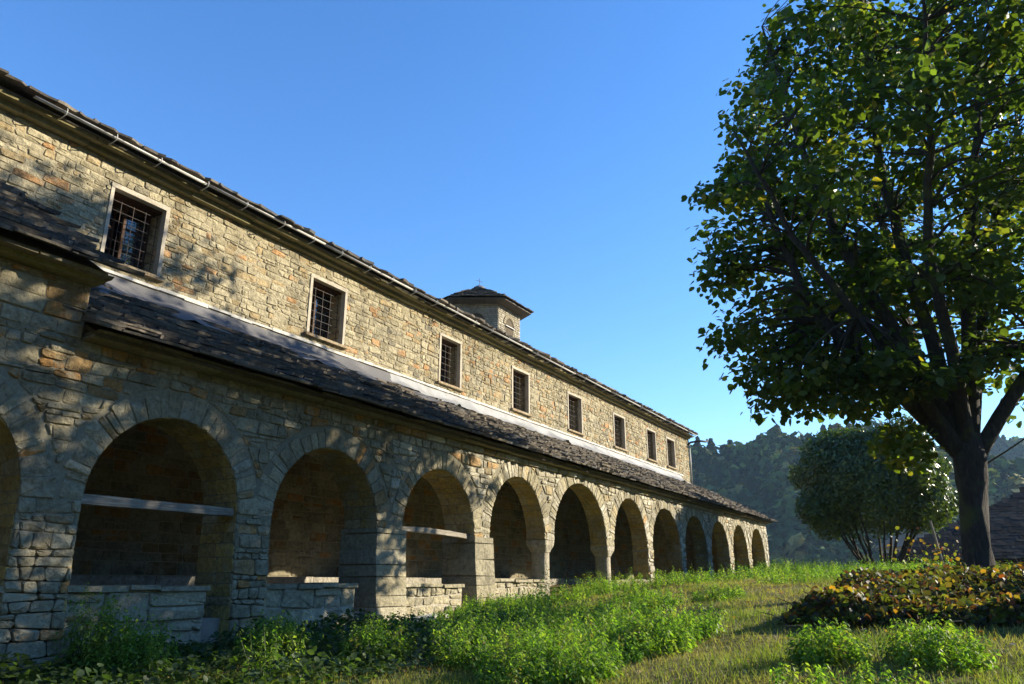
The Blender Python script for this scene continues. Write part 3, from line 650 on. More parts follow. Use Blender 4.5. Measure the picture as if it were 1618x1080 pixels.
for k in (1, 2, 3, 4, 5):
    p0, p1 = Vector((*ov[k], ZE_)), Vector((*ov[(k + 1) % NS], ZE_)); ap = Vector((TC.x, TC.y, ZA)); mid = (p0 + p1) / 2
    U_ = (p1 - p0).normalized(); S_ = (ap - mid).normalized(); lu, ls2 = (p1 - p0).length, (ap - mid).length
    slates(tw, p0, U_, S_, lu, ls2, .17, (.18, .4), (.015, .035), 'drum_slate', .03, flat=.7, keep=lambda u, s, lu=lu, ls2=ls2: u > lu / 2 * s / ls2 - .05 and u < lu - lu / 2 * s / ls2 + .05)
s = MB(); s.tube([(TC.x, TC.y, ZA - .16), (TC.x, TC.y, ZA + .04), (TC.x, TC.y, ZA + .12)], [.34, .24, .1], 12, (.2, .2, .2)); s.build('roof_cap', M['slate'], tw)
s = MB(); s.tube([(TC.x, TC.y, ZA + .1), (TC.x, TC.y, ZA + .46)], .010, 6); s.tube([(TC.x - .17, TC.y + .06, ZA + .34), (TC.x + .17, TC.y - .06, ZA + .34)], .009, 6); s.build('iron_cross', M['iron'], tw)

# ---------------------------------------------------------------- place the masonry: the largest as parts, the rest joined
pool.sort(key=lambda q: -q[0])
BUDGET = {'stone': 300, 'slate': 300, 'voussoir': 300, 'reveal_stone': 60, 'drum_stone': 120, 'drum_slate': 40}
rest = {}
REST = {'stone': 'small_stonework', 'slate': 'small_slates', 'voussoir': 'small_voussoirs', 'reveal_stone': 'reveal_stonework', 'drum_stone': 'drum_stonework', 'drum_slate': 'drum_slates'}
for ar_, par, nm, V, F, col, mat in pool:
    if ar_ > 25 and BUDGET.get(nm, 0) > 0:
        BUDGET[nm] -= 1; s = MB(); s.add(V, F, col); s.build(nm, mat, par)
    else:
        k = (REST[nm], mat.name)
        if nm == 'slate' : k = (REST[nm], mat.name)
        if k not in rest: rest[k] = (MB(), mat)
        rest[k][0].add(V, F, col)
for (nm, _), (s, mat) in rest.items(): P(s.build(nm, mat, church), kind='stuff')
#@@VEG

# ---------------------------------------------------------------- foliage helpers
LEAF = (np.array([(0, 0, 0), (-.42, .28, .07), (-.40, .72, .05), (0, 1.08, -.06), (.40, .72, .05), (.42, .28, .07)]), np.array([(0, 5, 4, 3), (0, 3, 2, 1)]))
SLIM = (np.array([(0, 0, 0), (-.24, .45, .05), (0, 1.0, -.08), (.24, .45, .05)]), np.array([(0, 3, 2), (0, 2, 1)]))
QUAD = (np.array([(-.5, -.5, 0), (.5, -.45, .05), (.45, .5, 0), (-.4, .55, .06)]), np.array([(0, 1, 2, 3)]))
def unit(a): return a / (np.linalg.norm(a, axis=-1, keepdims=True) + 1e-9)
def foliage(pos, nrm, size, tpl, col, tang=None, g=rng):
    n = len(pos); nrm = unit(nrm); tang = unit(g.normal(size=(n, 3))) if tang is None else tang
    b = unit(tang - nrm * (tang * nrm).sum(1, keepdims=True)); a = np.cross(b, nrm); T, Fq = tpl
    V = pos[:, None] + size[:, None, None] * (a[:, None] * T[None, :, 0:1] + b[:, None] * T[None, :, 1:2] + nrm[:, None] * T[None, :, 2:3])
    F = (np.arange(n)[:, None, None] * len(T) + Fq[None]).reshape(-1, Fq.shape[1])
    return V.reshape(-1, 3), F, np.repeat(col, len(T), 0)
def merge(parts):
    V, F, K, o = [], [], [], 0
    for v, f, k in parts: V.append(v); F.append(f + o); K.append(k); o += len(v)
    d = {}
    for f in F: d.setdefault(f.shape[1], []).append(f)
    return np.concatenate(V), [np.concatenate(x) for x in d.values()], np.concatenate(K)
def tint(n, cols, wts, var=.25, g=rng):
    c = np.array(cols)[g.choice(len(cols), n, p=np.array(wts) / sum(wts))]
    return c * (1 + g.uniform(-var, var, (n, 1)))
def bez(a, b, c, n=8):
    t = np.linspace(0, 1, n)[:, None]; a, b, c = map(np.asarray, (a, b, c)); return (1 - t) ** 2 * a + 2 * t * (1 - t) * b + t * t * c

# ---------------------------------------------------------------- the big tree
tree = empty('broadleaf_tree', (14, -7.98, -.1))
P(tree, 'big broadleaf tree with thick dark trunk forking low, behind the vine bank', 'tree')
s = MB(); s.tube([(14.0, -8.0, -.5), (14.0, -8.0, -.12), (14.0, -8.0, .1), (13.99, -8.02, .55), (13.98, -8.06, 1.1), (13.97, -8.10, 1.5), (13.96, -8.13, 1.85), (13.95, -8.16, 2.25)], [.42, .29, .215, .19, .185, .205, .25, .20], 18)
V_ = np.array(s.V); V_[:, :2] += (.03 * np.sin(V_[:, 2:3] * 5 + np.arctan2(V_[:, 1:2] + 7.9, V_[:, 0:1] - 14) * np.array([[3, 5]]))); s.V = [tuple(v) for v in V_]
s.build('trunk', M['bark'], tree, True)
fk = (13.96, -8.14, 1.75)
LIMB = [((13.5, -7.28, 3.0), (13.4, -5.6, 5.6), (13.3, -5.5, 7.6), .19), ((13.7, -7.58, 3.4), (13.7, -6.7, 6.2), (13.4, -6.2, 10.6), .20), ((14.1, -7.88, 3.6), (14.3, -7.6, 7.0), (14.5, -7.8, 12.2), .19),
        ((14.9, -7.78, 3.2), (17.0, -7.2, 6.2), (19.2, -7.0, 9.6), .17), ((14.1, -8.78, 2.7), (14.2, -9.8, 4.2), (14.5, -11.4, 7.2), .17), ((14.2, -8.38, 3.4), (14.7, -8.9, 6.6), (15.2, -9.8, 11.6), .19),
        ((13.4, -8.18, 3.4), (12.2, -8.1, 5.6), (10.7, -8.5, 8.4), .15), ((14.9, -8.48, 3.6), (16.6, -9.4, 7.0), (18.3, -10.6, 10.4), .15), ((13.3, -7.48, 3.2), (12.3, -6.3, 5.0), (11.6, -5.4, 7.4), .13)]
limb_pts = []
for (a, b_, c_, r0) in LIMB:
    pl = np.concatenate([bez(fk, a, (np.array(a) + b_) / 2, 6)[:-1], bez((np.array(a) + b_) / 2, b_, c_, 12)]); n = len(pl)
    pl[3:] += np.cumsum(rng.normal(0, .035, (n - 3, 3)), 0)
    rad = .62 * r0 * (1 - np.linspace(0, 1, n)) ** .8 + .018; s = MB(); s.tube([tuple(p) for p in pl], list(rad), 9); s.build('limb', M['bark'], tree, True)
    limb_pts += [(p, r) for p, r in zip(pl[5:], rad[5:])]
LP = np.array([p for p, _ in limb_pts]); LR = np.array([r for _, r in limb_pts])
g2 = np.random.default_rng(23)
def crown_r(p):
    q = (p - np.array([15.2, -7.9, 7.3])) / np.where(p[:, 1:2] < -7.9, np.array([[1, 4.2, 5.0]]), np.array([[1, 3.35, 5.0]])) / np.where(p[:, 0:1] < 15.2, np.array([[4.7, 1, 1]]), np.array([[6.4, 1, 1]]))
    q[:, 2] += .12 * (p[:, 0] - 15.2) / 3; return np.sqrt((q ** 2).sum(1))
def floor_z(p): return 2.95 + np.maximum(0, p[:, 0] - 14.2) * .6 + np.maximum(0, -8.5 - p[:, 1]) * .6
bc = g2.uniform((9.5, -12.5, 2.6), (22, -4.2, 13), (6000, 3)); rb = crown_r(bc); bc = bc[(rb < 1.0) & (rb > .35) & (bc[:, 2] > floor_z(bc) + .25)]
BO = []
for p in bc:
    if all((((p - q) / [1, 1, .62]) ** 2).sum() > 1.5 ** 2 for q in BO): BO.append(p)
BO += [np.array(v) for v in ((13.4, -5.35, 3.35), (13.3, -4.75, 4.3), (13.2, -4.35, 5.6), (13.3, -4.15, 6.9), (13.3, -4.6, 8.2), (12.9, -6.6, 3.3), (13.4, -5.2, 3.2), (13.3, -5.8, 3.05), (13.5, -6.5, 3.05), (13.2, -4.9, 3.9), (14.3, -9.1, 4.3), (14.6, -9.7, 3.8), (14.3, -8.9, 5.2), (15.0, -9.3, 4.8), (13.3, -7.2, 3.6))]
keep = []; SPR = []
for p in BO:
    o = p - np.array([14.6, -7.9, 6.2]); o[2] *= .5; o = o / (np.linalg.norm(o) + 1e-6)
    m_ = int(g2.integers(5, 9)); R_ = g2.uniform(.75, 1.1)
    for k in range(m_):
        d = g2.normal(0, .5, 3) * [1, 1, .45]; keep.append(p + o * g2.uniform(-.5, .55) * R_ + d * R_ - np.array([0, 0, .18 * max(0, float(d @ o))]))
for (z_, yo, ln) in ((3.0, -4.95, 1.5), (3.55, -4.5, 1.5), (4.5, -4.25, 1.7), (5.5, -4.0, 1.5), (6.5, -4.05, 1.6), (7.3, -3.95, 1.3), (8.3, -4.5, 1.4), (9.3, -5.0, 1.3), (10.2, -5.5, 1.2), (2.85, -6.1, 1.2), (2.9, -6.9, 1.0)):
    xo = 13.3 + g2.uniform(-.5, .9); yo -= .5; tip = np.array([xo, yo, z_]); inn = np.array([xo + .6, yo - ln * 1.25, z_ + .55])       # drooping sprays that break the outline
    for k in range(8):
        t_ = k / 7; SPR.append(inn + (tip - inn) * t_ + g2.normal(0, .16 * (1.15 - t_), 3) * [1, 1, .55])
keep = [p for p in keep if p[1] + 8 < max(p[0], 12) * (.955 + .09 * math.sin(p[2] * 3.3 + p[0])) * np.interp(p[2] * 13 / p[0], [2.8, 3.6, 4.6, 7, 9, 11, 13], [.235, .25, .26, .262, .205, .125, .04]) and not (np.hypot(p[0] - 14, p[1] + 7.8) < 1.0 and p[2] < 3.5) and p[2] > 2.72] + SPR
CL = np.array(keep); s = MB()
for p in CL:
    d = np.linalg.norm((LP - p) * [1, 1, 1.35] + [0, 0, .5], axis=1); k = d.argmin(); a = LP[k]; m_ = (a + p) / 2 + [0, 0, .25 * d[k] ** .5] + rng.normal(0, .12, 3)
    pl = bez(a, m_, p, 6); s.tube([tuple(q) for q in pl], list(np.linspace(min(LR[k] * .5, .045), .006, 6)), 5, caps=False)
s.build('branches', M['bark'], tree, True)
print('clusters', len(CL)); nl = 50
pos = np.repeat(CL, nl, 0); off = rng.normal(0, 1, pos.shape); off = unit(off) * rng.random((len(pos), 1)) ** .45
sz = np.repeat(rng.uniform(.75, 1.25, len(CL)), nl)[:, None]; pos = pos + off * np.array([.50, .50, .26]) * sz + np.array([0, 0, -.08])
nrm = off * [.6, .6, .2] + np.array([0, 0, .75]) + rng.normal(0, .5, pos.shape)
tg = unit(off * [1, 1, .2] + np.array([0, 0, -.7]) + rng.normal(0, .35, pos.shape))
base = tint(len(CL), [(.066, .106, .024), (.047, .08, .021), (.115, .14, .03)], [5, 4, 1.2], .25)
col = np.repeat(base, nl, 0) * rng.uniform(.75, 1.25, (len(pos), 1)); yl = rng.random(len(pos)) < .03; col[yl] = (.26, .23, .04)
V, F, K = foliage(pos, nrm, rng.uniform(.08, .16, len(pos)), LEAF, col, tg)
P(obj('crown', mesh_np('crown', V, [F], M['leaf'], K), tree), kind='stuff')
# low sprout on the trunk with yellow-green leaves
n = 420; pos = np.array([13.55, -7.25, 2.05]) + unit(rng.normal(size=(n, 3))) * rng.random((n, 1)) ** .5 * [.55, .5, .42]
V, F, K = foliage(pos, rng.normal(0, .6, (n, 3)) + [0, 0, .7], rng.uniform(.08, .14, n), LEAF, tint(n, [(.09, .13, .02), (.17, .17, .03)], [3, 1]))
P(obj('trunk_sprouts', mesh_np('trunk_sprouts', V, [F], M['leaf'], K), tree), kind='stuff')

# ---------------------------------------------------------------- round evergreen shrub
bush = empty('evergreen_shrub', (29.9, -5.05, .2)); P(bush, 'rounded glossy evergreen shrub on many thin stems, beyond the big tree', 'shrub')
for k in range(15):
    a = R(24 * k + rng.uniform(-9, 9)); r = rng.uniform(.75, 1.25); h = rng.uniform(2.2, 3.2); r0 = rng.uniform(.15, .5)
    pl = bez((29.9 + r0 * math.cos(a), -5.15 + r0 * math.sin(a), .0), (29.9 + .7 * r * math.cos(a), -5.15 + .9 * r * math.sin(a), 1.0), (29.9 + 1.5 * r * math.cos(a), -5.15 + 1.6 * r * math.sin(a), h), 9)
    pl[2:] += np.cumsum(rng.normal(0, .03, (7, 3)), 0); s = MB(); s.tube([tuple(p) for p in pl], list(np.linspace(.075, .03, 9) * rng.uniform(.6, 1.1)), 7); s.build('stem', M['bark'], bush, True)
lob = [((29.9, -5.2, 3.3), (2.2, 2.25, 1.75)), ((29.9, -3.9, 3.7), (1.3, 1.15, 1.45)), ((30, -5.9, 4.0), (1.5, 1.45, 1.35)), ((29.8, -6.6, 2.6), (1.3, 1.05, 1.0)), ((29.8, -3.7, 2.4), (1.3, .95, .95)), ((30, -4.8, 4.4), (1.0, .8, .9))]
for k in range(46):
    d = unit(rng.normal(size=3)); d[2] = abs(d[2]) * .9 - .15; c0, r0_ = lob[k % 6]; q = rng.uniform(.3, .68); lob.append((tuple(np.array(c0) + d * np.array(r0_) * 1.0), (q, q, q * rng.uniform(.8, 1.3))))
parts = []
for c_, r_ in lob:
    n = int(9500 * r_[1] * r_[2] / 3.2); d = unit(rng.normal(size=(n, 3))); rad = np.where(rng.random((n, 1)) < .7, rng.uniform(.82, 1.05, (n, 1)), rng.uniform(.4, .85, (n, 1)))
    rad = rad * (1 + .09 * np.sin(d[:, :1] * 6 + d[:, 2:] * 5) * np.sin(d[:, 1:2] * 7)); pos = np.array(c_) + d * rad * np.array(r_)
    ok = pos[:, 2] > 1.1 + .3 * rng.random(n); pos, d = pos[ok], d[ok]
    parts.append(foliage(pos, d + rng.normal(0, .45, pos.shape) + [0, 0, .25], rng.uniform(.11, .20, len(pos)), SLIM, tint(len(pos), [(.06, .10, .022), (.085, .13, .028), (.14, .18, .04)], [4, 3, 1.3])))
# spiky new shoots standing out of the top
n = 60; st = np.array([29.9, -5.0, 4.55]) + rng.normal(0, 1, (n, 3)) * [.6, .8, .15]
pos = np.repeat(st, 14, 0) + np.tile(np.linspace(0, .75, 14), n)[:, None] * np.repeat(unit(rng.normal(0, .25, (n, 3)) + [0, 0, 1]), 14, 0)
parts.append(foliage(pos, rng.normal(size=pos.shape) + [0, 0, .5], rng.uniform(.09, .14, len(pos)), SLIM, tint(len(pos), [(.04, .06, .015)], [1])))
V, F, K = merge(parts); P(obj('crown', mesh_np('crown', V, F, M['laurel'], K), bush), kind='stuff')

# ---------------------------------------------------------------- weeds, grass, vines
def stems(xy, h, lean=.24, pairs=14, lsize=(.028, .066), cols=((.17, .27, .04), (.10, .19, .028), (.27, .33, .06), (.20, .17, .07)), wts=(4, 3, 1.6, .35), tpl=SLIM, bushy=.16):
    """upright leafy weed stems at xy with heights h"""
    n = len(xy); base = np.column_stack([xy, gz(xy[:, 0], xy[:, 1])]); dirv = unit(np.column_stack([rng.normal(0, lean, (n, 2)), np.ones(n)]))
    m_ = pairs * 2; t = np.tile(np.repeat(np.linspace(.12, 1, pairs), 2), n) + rng.normal(0, .02, n * m_)
    ang = np.tile(np.array([0, math.pi] * pairs) + np.repeat(np.arange(pairs) * 1.9, 2), n) + np.repeat(rng.uniform(0, 6.3, n), m_) + rng.normal(0, .4, n * m_)
    out = np.column_stack([np.cos(ang), np.sin(ang), np.zeros(n * m_)])
    b_ = np.repeat(base, m_, 0); H = np.repeat(h, m_)[:, None]; pos = b_ + np.repeat(dirv, m_, 0) * H * t[:, None] + out * (bushy * H * rng.uniform(.1, 1, (n * m_, 1)) * (1.15 - t[:, None] * .8))
    nrm = out * .55 + [0, 0, .9] + rng.normal(0, .3, pos.shape); tg = out + np.column_stack([np.zeros((n * m_, 2)), rng.uniform(-.5, .35, n * m_)])
    col = np.repeat(tint(n, cols, wts, .2), m_, 0) * rng.uniform(.8, 1.2, (n * m_, 1)); sz = rng.uniform(*lsize, n * m_) * (1.2 - .45 * t)
    leaf = foliage(pos, nrm, sz, tpl, col, unit(tg))
    w_ = .006; pp = np.stack([base + [-w_, 0, -.03], base + [w_, 0, -.03], base + dirv * h[:, None] + [0, w_ * .3, 0]], 1).reshape(-1, 3)
    return [leaf, (pp, np.arange(n * 3).reshape(-1, 3), np.tile([(.06, .09, .02)], (n * 3, 1)))]
def disc(cx, cy, rx, ry, n): a = rng.uniform(0, 6.283, n); r = rng.random(n) ** .6; return np.column_stack([cx + rx * r * np.cos(a), cy + ry * r * np.sin(a)])
def weed_clump(cx, cy, rx, ry, n, h, label, **kw):
    e = empty('weed_clump', (cx, cy, float(gz(cx, cy)))); xy = disc(cx, cy, rx, ry, n)
    rr_ = np.hypot((xy[:, 0] - cx) / rx, (xy[:, 1] - cy) / ry); hh = h * (1.05 - .45 * rr_ ** 2) * rng.uniform(.7, 1.15, n)
    st = stems(xy, hh, **kw); V, F, K = merge([st[0]]); P(obj('foliage', mesh_np('foliage', V, F, M['weed'], K), e), kind='stuff')
    V, F, K = merge([st[1]]); P(obj('stalks', mesh_np('stalks', V, F, M['weed'], K), e), kind='stuff')
    return P(e, label, 'weed', 'leafy weed clumps in the churchyard')
for a in [(6.95, -6.85, .3, .30, 80, .33, 'low bright weed clump in front of the vine bank, nearest its open end'),
          (7.0, -7.6, .32, .36, 90, .33, 'low bright weed clump on the lawn before the dark vine bank, under the trunk'),
          (6.2, -1.35, .35, .4, 90, .46, 'leafy weed clump in dappled shade below the second arch'),
          (6.6, -2.45, .35, .4, 80, .42, 'leafy weed clump in front of the pier with pale cap slabs'),
          (5.0, -.75, .4, .45, 90, .5, 'dark shaded weed clump before the nearest arch'),
          (4.75, -.45, .35, .3, 100, .75, 'tall dark weed clump against the nearest pier'),
          (7.55, -5.15, .45, .4, 95, .33, 'rounded weed clump at the lit edge of the mown grass'),
          (13.2, -2.7, .55, .4, 80, .27, 'small weed clump by the second column on dry grass'),
          (15.0, -1.2, .5, .4, 70, .3, 'weed clump rising before the arch without a bench'),
          (12.9, -4.3, .6, .4, 80, .24, 'weed clump standing alone on the sunny lawn midway to the tree')]:
    weed_clump(*a)
parts = []
def patch(cx, cy, rx, ry, n, h, **kw):
    xy = disc(cx, cy, rx, ry, n); xy = xy[(xy[:, 1] < -.12)]
    xy = xy[rng.random(len(xy)) < .8]
    if len(xy) == 0: return
    nz = np.sin(xy[:, 0] * 3.1 + xy[:, 1] * 1.3) * np.sin(xy[:, 1] * 2.7 + .5); parts.extend(stems(xy, h * rng.uniform(.5, 1.15, len(xy)) * (1 + .35 * nz), **kw))
for a in [(6.6, -4.2, .5, .45, 170, .30), (6.9, -3.4, .4, .4, 110, .34), (7.5, -3.0, .5, .45, 150, .36), (7.7, -4.4, .45, .4, 130, .30), (7.4, -3.9, .3, .3, 60, .42), (8.4, -3.4, .5, .4, 130, .30), (8.6, -2.4, .45, .4, 110, .34), (9.1, -4.2, .6, .35, 120, .27), (6.2, -5.0, .35, .3, 60, .2), (7.0, -5.0, .3, .25, 50, .24), (6.5, -3.6, .15, .15, 22, .55), (7.9, -3.7, .18, .18, 26, .58), (8.8, -3.2, .15, .15, 22, .55), (9.6, -2.6, .2, .2, 26, .5), (7.2, -4.5, .15, .15, 20, .5), (5.6, -2.0, .2, .2, 24, .45), (8.0, -1.6, .2, .2, 26, .45), (9.4, -2.3, .7, .5, 170, .30), (10.0, -3.2, .7, .4, 150, .34), (10.6, -1.5, .9, .6, 180, .28), (8.3, -5.2, .6, .4, 150, .3), (9.3, -1.2, .5, .4, 90, .24),
          (11.5, -.8, 1.2, .5, 180, .24), (6.2, -4.7, .7, .6, 260, .34), (16.5, -.7, 1.5, .5, 190, .36), (19, -1.6, 2.0, .7, 240, .34), (22.5, -2.5, 2.6, .9, 320, .36),
          (27, -2.2, 3.5, 1.2, 420, .5), (26, -4.3, 3, 1.0, 340, .42), (32, -2.0, 3.5, 1.4, 380, .55), (24, -6.2, 3, 1.0, 340, .36), (18, -4.6, 1.8, .9, 180, .3), (17, -6.6, 2.5, 1.0, 300, .32),
          (20.5, -7.8, 3, 1.2, 300, .36), (33.5, -5.5, 3, 2.0, 300, .4), (5.9, -7.2, .5, .6, 60, .2), (11.3, -3.6, 1.0, .5, 120, .25), (13.5, -1.0, 1.2, .5, 130, .22)]: patch(*a)
V, F, K = merge(parts); P(obj('weed_patch', mesh_np('weed_patch', V, F, M['weed'], K)), 'bright green leafy weeds spreading over the churchyard', None, None, 'stuff')
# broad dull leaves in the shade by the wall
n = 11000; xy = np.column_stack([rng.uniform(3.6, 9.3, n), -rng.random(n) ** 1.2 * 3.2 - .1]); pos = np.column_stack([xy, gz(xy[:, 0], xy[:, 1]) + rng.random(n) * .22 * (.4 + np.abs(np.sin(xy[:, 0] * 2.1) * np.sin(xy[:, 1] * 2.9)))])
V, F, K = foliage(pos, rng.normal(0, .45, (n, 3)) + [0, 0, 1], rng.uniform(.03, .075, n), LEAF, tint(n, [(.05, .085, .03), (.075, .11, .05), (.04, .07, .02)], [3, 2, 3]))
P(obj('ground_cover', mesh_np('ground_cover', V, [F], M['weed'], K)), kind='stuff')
# grass blades
n = 230000; u = rng.random(n); rad = 4.2 + 34 * u ** 2.1; ang = HEAD + rng.uniform(-.70, .72, n); x = rad * np.cos(ang); y = -8 + rad * np.sin(ang)
ok = (y < -.06) & (x > 2); x, y, rad = x[ok], y[ok], rad[ok]; n = len(x)
den = np.sin(x * 1.3 + 1.7 * np.sin(y * .8)) * np.sin(y * 1.6 + .4 * x); h = rng.uniform(.02, .065, n) * (1 + .5 * den) * (1 + rad * .03); wd = .003 * (1 + rad * .10)
base = np.column_stack([x, y, gz(x, y) - .005]); a = rng.uniform(0, 6.28, n); sd_ = np.column_stack([np.cos(a), np.sin(a), np.zeros(n)]) * wd[:, None]
tip = base + np.column_stack([rng.normal(0, .45, n) * h, rng.normal(0, .45, n) * h, h])
V = np.stack([base - sd_, base + sd_, tip], 1).reshape(-1, 3); g1 = np.clip(.5 + .5 * den + rng.normal(0, .25, n), 0, 1)[:, None]
col = (1 - g1) * np.array([.30, .26, .10]) + g1 * np.array([.15, .22, .035]); col = col * rng.uniform(.75, 1.25, (n, 1))
P(obj('grass', mesh_np('grass', V, np.arange(3 * n).reshape(-1, 3), M['grass'], np.repeat(col, 3, 0))), kind='stuff')
# fallen leaves and dry scraps
n = 3800; x = rng.uniform(4.5, 22, n); y = -.3 - rng.random(n) * 10.5; pos = np.column_stack([x, y, gz(x, y) + rng.uniform(.004, .03, n)])
V, F, K = foliage(pos, rng.normal(0, .3, (n, 3)) + [0, 0, 1], rng.uniform(.02, .055, n), LEAF, tint(n, [(.22, .13, .05), (.30, .22, .07), (.12, .07, .04), (.35, .33, .27)], [3, 2, 3, .6], .3)); P(obj('fallen_leaves', mesh_np('fallen_leaves', V, [F], M['vine'], K)), kind='stuff')
# vine bank
vine = empty('vine_bank', (9.2, -7, -.45)); P(vine, 'low tangled bank of yellowing and green vines around the foot of the big tree', 'vine')
def vine_h(x, y):
    e = sstep(x, 8.6, 9.2) * sstep(-x, -14.6, -12.8) * sstep(-y, 5.85, 6.5) * (.22 + .10 * np.sin(x * 2.3 + y) * np.sin(y * 1.9 + 1) + .22 * sstep(-y, 8.0, 9.3) + .06 * sstep(x, 9, 12)); return e
n = 36000; x = 8.7 + 5.6 * rng.random(n) ** 1.35; y = rng.uniform(-12, -5.9, n); hv = vine_h(x, y); ok = hv > .06; x, y, hv = x[ok], y[ok], hv[ok]; n = len(x)
pos = np.column_stack([x, y, gz(x, y) + hv * rng.random(n) ** .35 * 1.05]); top = (pos[:, 2] - gz(x, y)) / (hv + 1e-6)
col = tint(n, [(.085, .12, .022), (.20, .18, .03), (.30, .19, .03), (.22, .075, .025), (.05, .055, .02), (.075, .04, .025)], [5, 1.7, .6, .3, 3.4, 2.8], .3)
V, F, K = foliage(pos, rng.normal(0, .75, (n, 3)) + [-.2, .1, .7], rng.uniform(.03, .09, n), LEAF, col); P(obj('foliage', mesh_np('foliage', V, [F], M['vine'], K), vine), kind='stuff')
s = MB()
for k in range(420):
    x = 8.65 + 4.5 * rng.random() ** 1.6; y = rng.uniform(-11, -5.95); hv = float(vine_h(x, y)) + .05; z = float(gz(x, y)); d = rng.normal(0, .13, 2)
    s.tube([(x, y, z), (x + d[0] * .5, y + d[1] * .5, z + hv * .8), (x + d[0] * 1.3, y + d[1] * 1.3, z + hv * rng.uniform(.5, 1.35))], [.006, .005, .002], 4, (.1, .06, .04), False)
P(s.build('dry_twigs', M['bark'], vine), kind='stuff')

# ---------------------------------------------------------------- small things in the yard
s = MB(); q = [(8.95, -1.05), (9.35, -.92), (9.95, -.62), (10.35, -.5), (10.3, -.72), (9.8, -.9), (9.3, -1.2)]
z0 = float(gz(9.6, -.8)); nq = len(q); s.add([(x, y, z0 - .05) for x, y in q] + [(x + rng.normal(0, .01), y, z0 + .12 + rng.normal(0, .012)) for x, y in q], [tuple(reversed(range(nq))), tuple(range(nq, 2 * nq))] + [(k, (k + 1) % nq, nq + (k + 1) % nq, nq + k) for k in range(nq)], (.55, .53, .48))
P(s.build('flat_stone', M['stone_dark']), 'pale flat stone slab lying in the weeds beside the sunlit pier', 'stone')
s = MB(); s.tube([(21.9, -7.28, -.05), (21.9, -7.22, .6), (21.9, -7.12, 1.45)], [.04, .035, .03], 7, (.3, .26, .2)); P(s.build('wooden_stake', M['wood']), 'pale leaning wooden stake beside the shrub', 'stake')
s = MB(); s.tube([(38.1, .5, -.3), (38.1, .52, .8), (38.08, .56, 1.55)], [.035, .03, .025], 6); P(s.build('thin_pole', M['iron']), 'thin dark upright pole past the far end of the church', 'pole')
s = MB(); p0, p1 = Vector((13.85, -8.22, 1.68)), Vector((25.8, -11.1, 5.07)); s.tube([p0 + (p1 - p0) * k / 12 - Vector((0, 0, .12 * math.sin(math.pi * k / 12))) for k in range(13)], .016, 6); P(s.build('overhead_cable', M['cable']), 'black cable running up from the tree trunk into the sky', 'cable')
e = empty('sapling', (19.5, -7.3, .1)); s = MB()
for k in range(7):
    a = rng.uniform(0, 6.28); s.tube([(19.5 + .2 * math.cos(a), -7.2 + .2 * math.sin(a), .0), (19.5 + .3 * math.cos(a), -7.2 + .35 * math.sin(a), .45), (19.5 + .4 * math.cos(a), -7.2 + .6 * math.sin(a), .75 + .2 * rng.random())], [.012, .009, .004], 5)
P(s.build('twigs', M['bark'], e), kind='stuff'); n = 120; pos = np.array([19.5, -7.2, .55]) + rng.normal(0, 1, (n, 3)) * [.25, .35, .22]
V, F, K = foliage(pos, rng.normal(size=(n, 3)) + [0, 0, .6], rng.uniform(.06, .1, n), LEAF, tint(n, [(.14, .18, .03), (.28, .2, .04), (.2, .08, .03)], [3, 2, 1])); P(obj('foliage', mesh_np('foliage', V, [F], M['vine'], K), e), kind='stuff')
P(e, 'spindly half bare sapling with yellow leaves beside the leaning stake', 'sapling')

# ---------------------------------------------------------------- house with a dark slate roof on the right
hs = empty('slate_roof_house', (45, -11.5, -1)); X0, X1, Y0, Y1, HE = 38.0, 52.0, -19.0, -4.9, .78
s = MB(); s.box(X0, X1, Y0, Y1, -6, HE, (.34, .29, .21)); s.build('wall', M['stone'], hs)
s = MB(); o_ = .45; ce = [(X0 - o_, Y0 - o_), (X1 + o_, Y0 - o_), (X1 + o_, Y1 + o_), (X0 - o_, Y1 + o_)]; hz_ = HE + .04; hp = .53; hw = (X1 - X0) / 2 + o_; ap = [((X0 + X1) / 2, Y0 - o_ + hw), ((X0 + X1) / 2, Y1 + o_ - hw)]
s.add([(x, y, hz_) for x, y in ce] + [(x, y, hz_ + .08) for x, y in ce] + [(x, y, hz_ + .08 + hp * hw) for x, y in ap], [(3, 2, 1, 0), (4, 5, 8), (5, 6, 9, 8), (6, 7, 9), (7, 4, 8, 9), (0, 1, 5, 4), (1, 2, 6, 5), (2, 3, 7, 6), (3, 0, 4, 7)], (.035, .028, .024)); rf = s.build('roof', M['old_slate'], hs)
keep_n = len(pool); pool.clear()
sv3 = Vector((1, 0, hp)).normalized(); L3 = hw * math.hypot(1, hp)
slates(rf, (X0 - o_, Y1 + o_, hz_ + .08), (0, -1, 0), sv3, Y1 - Y0 + 2 * o_, L3, .3, (.3, .7), (.010, .018), 'slate', .04, flat=.1, keep=lambda u, s_: u > hw * s_ / L3 - .1 and u < (Y1 - Y0 + 2 * o_) - hw * s_ / L3 and u < 11)
s = MB()
for q in pool: s.add(q[3], q[4], tuple(c * k_ for c, k_ in zip(q[5], (.34, .30, .28))))
P(s.build('roof_slates', M['old_slate'], hs), kind='stuff'); pool.clear()
P(hs, 'low house with a broad dark hipped slate roof behind the trunk', 'house')
h2 = empty('distant_house', (60, -5, -4)); s = MB(); s.box(58, 64, -6.6, -2.4, -12, 2.2, (.5, .47, .42)); s.build('wall', M['stone'], h2)
s = MB(); s.add([(57.7, -6.9, 2.2), (64.3, -6.9, 2.2), (64.3, -2.1, 2.2), (57.7, -2.1, 2.2), (57.7, -4.5, 3.6), (64.3, -4.5, 3.6)], [(0, 3, 2, 1), (0, 1, 5, 4), (2, 3, 4, 5), (0, 4, 3), (1, 2, 5)], (.25, .24, .23)); s.build('roof', M['slate'], h2)
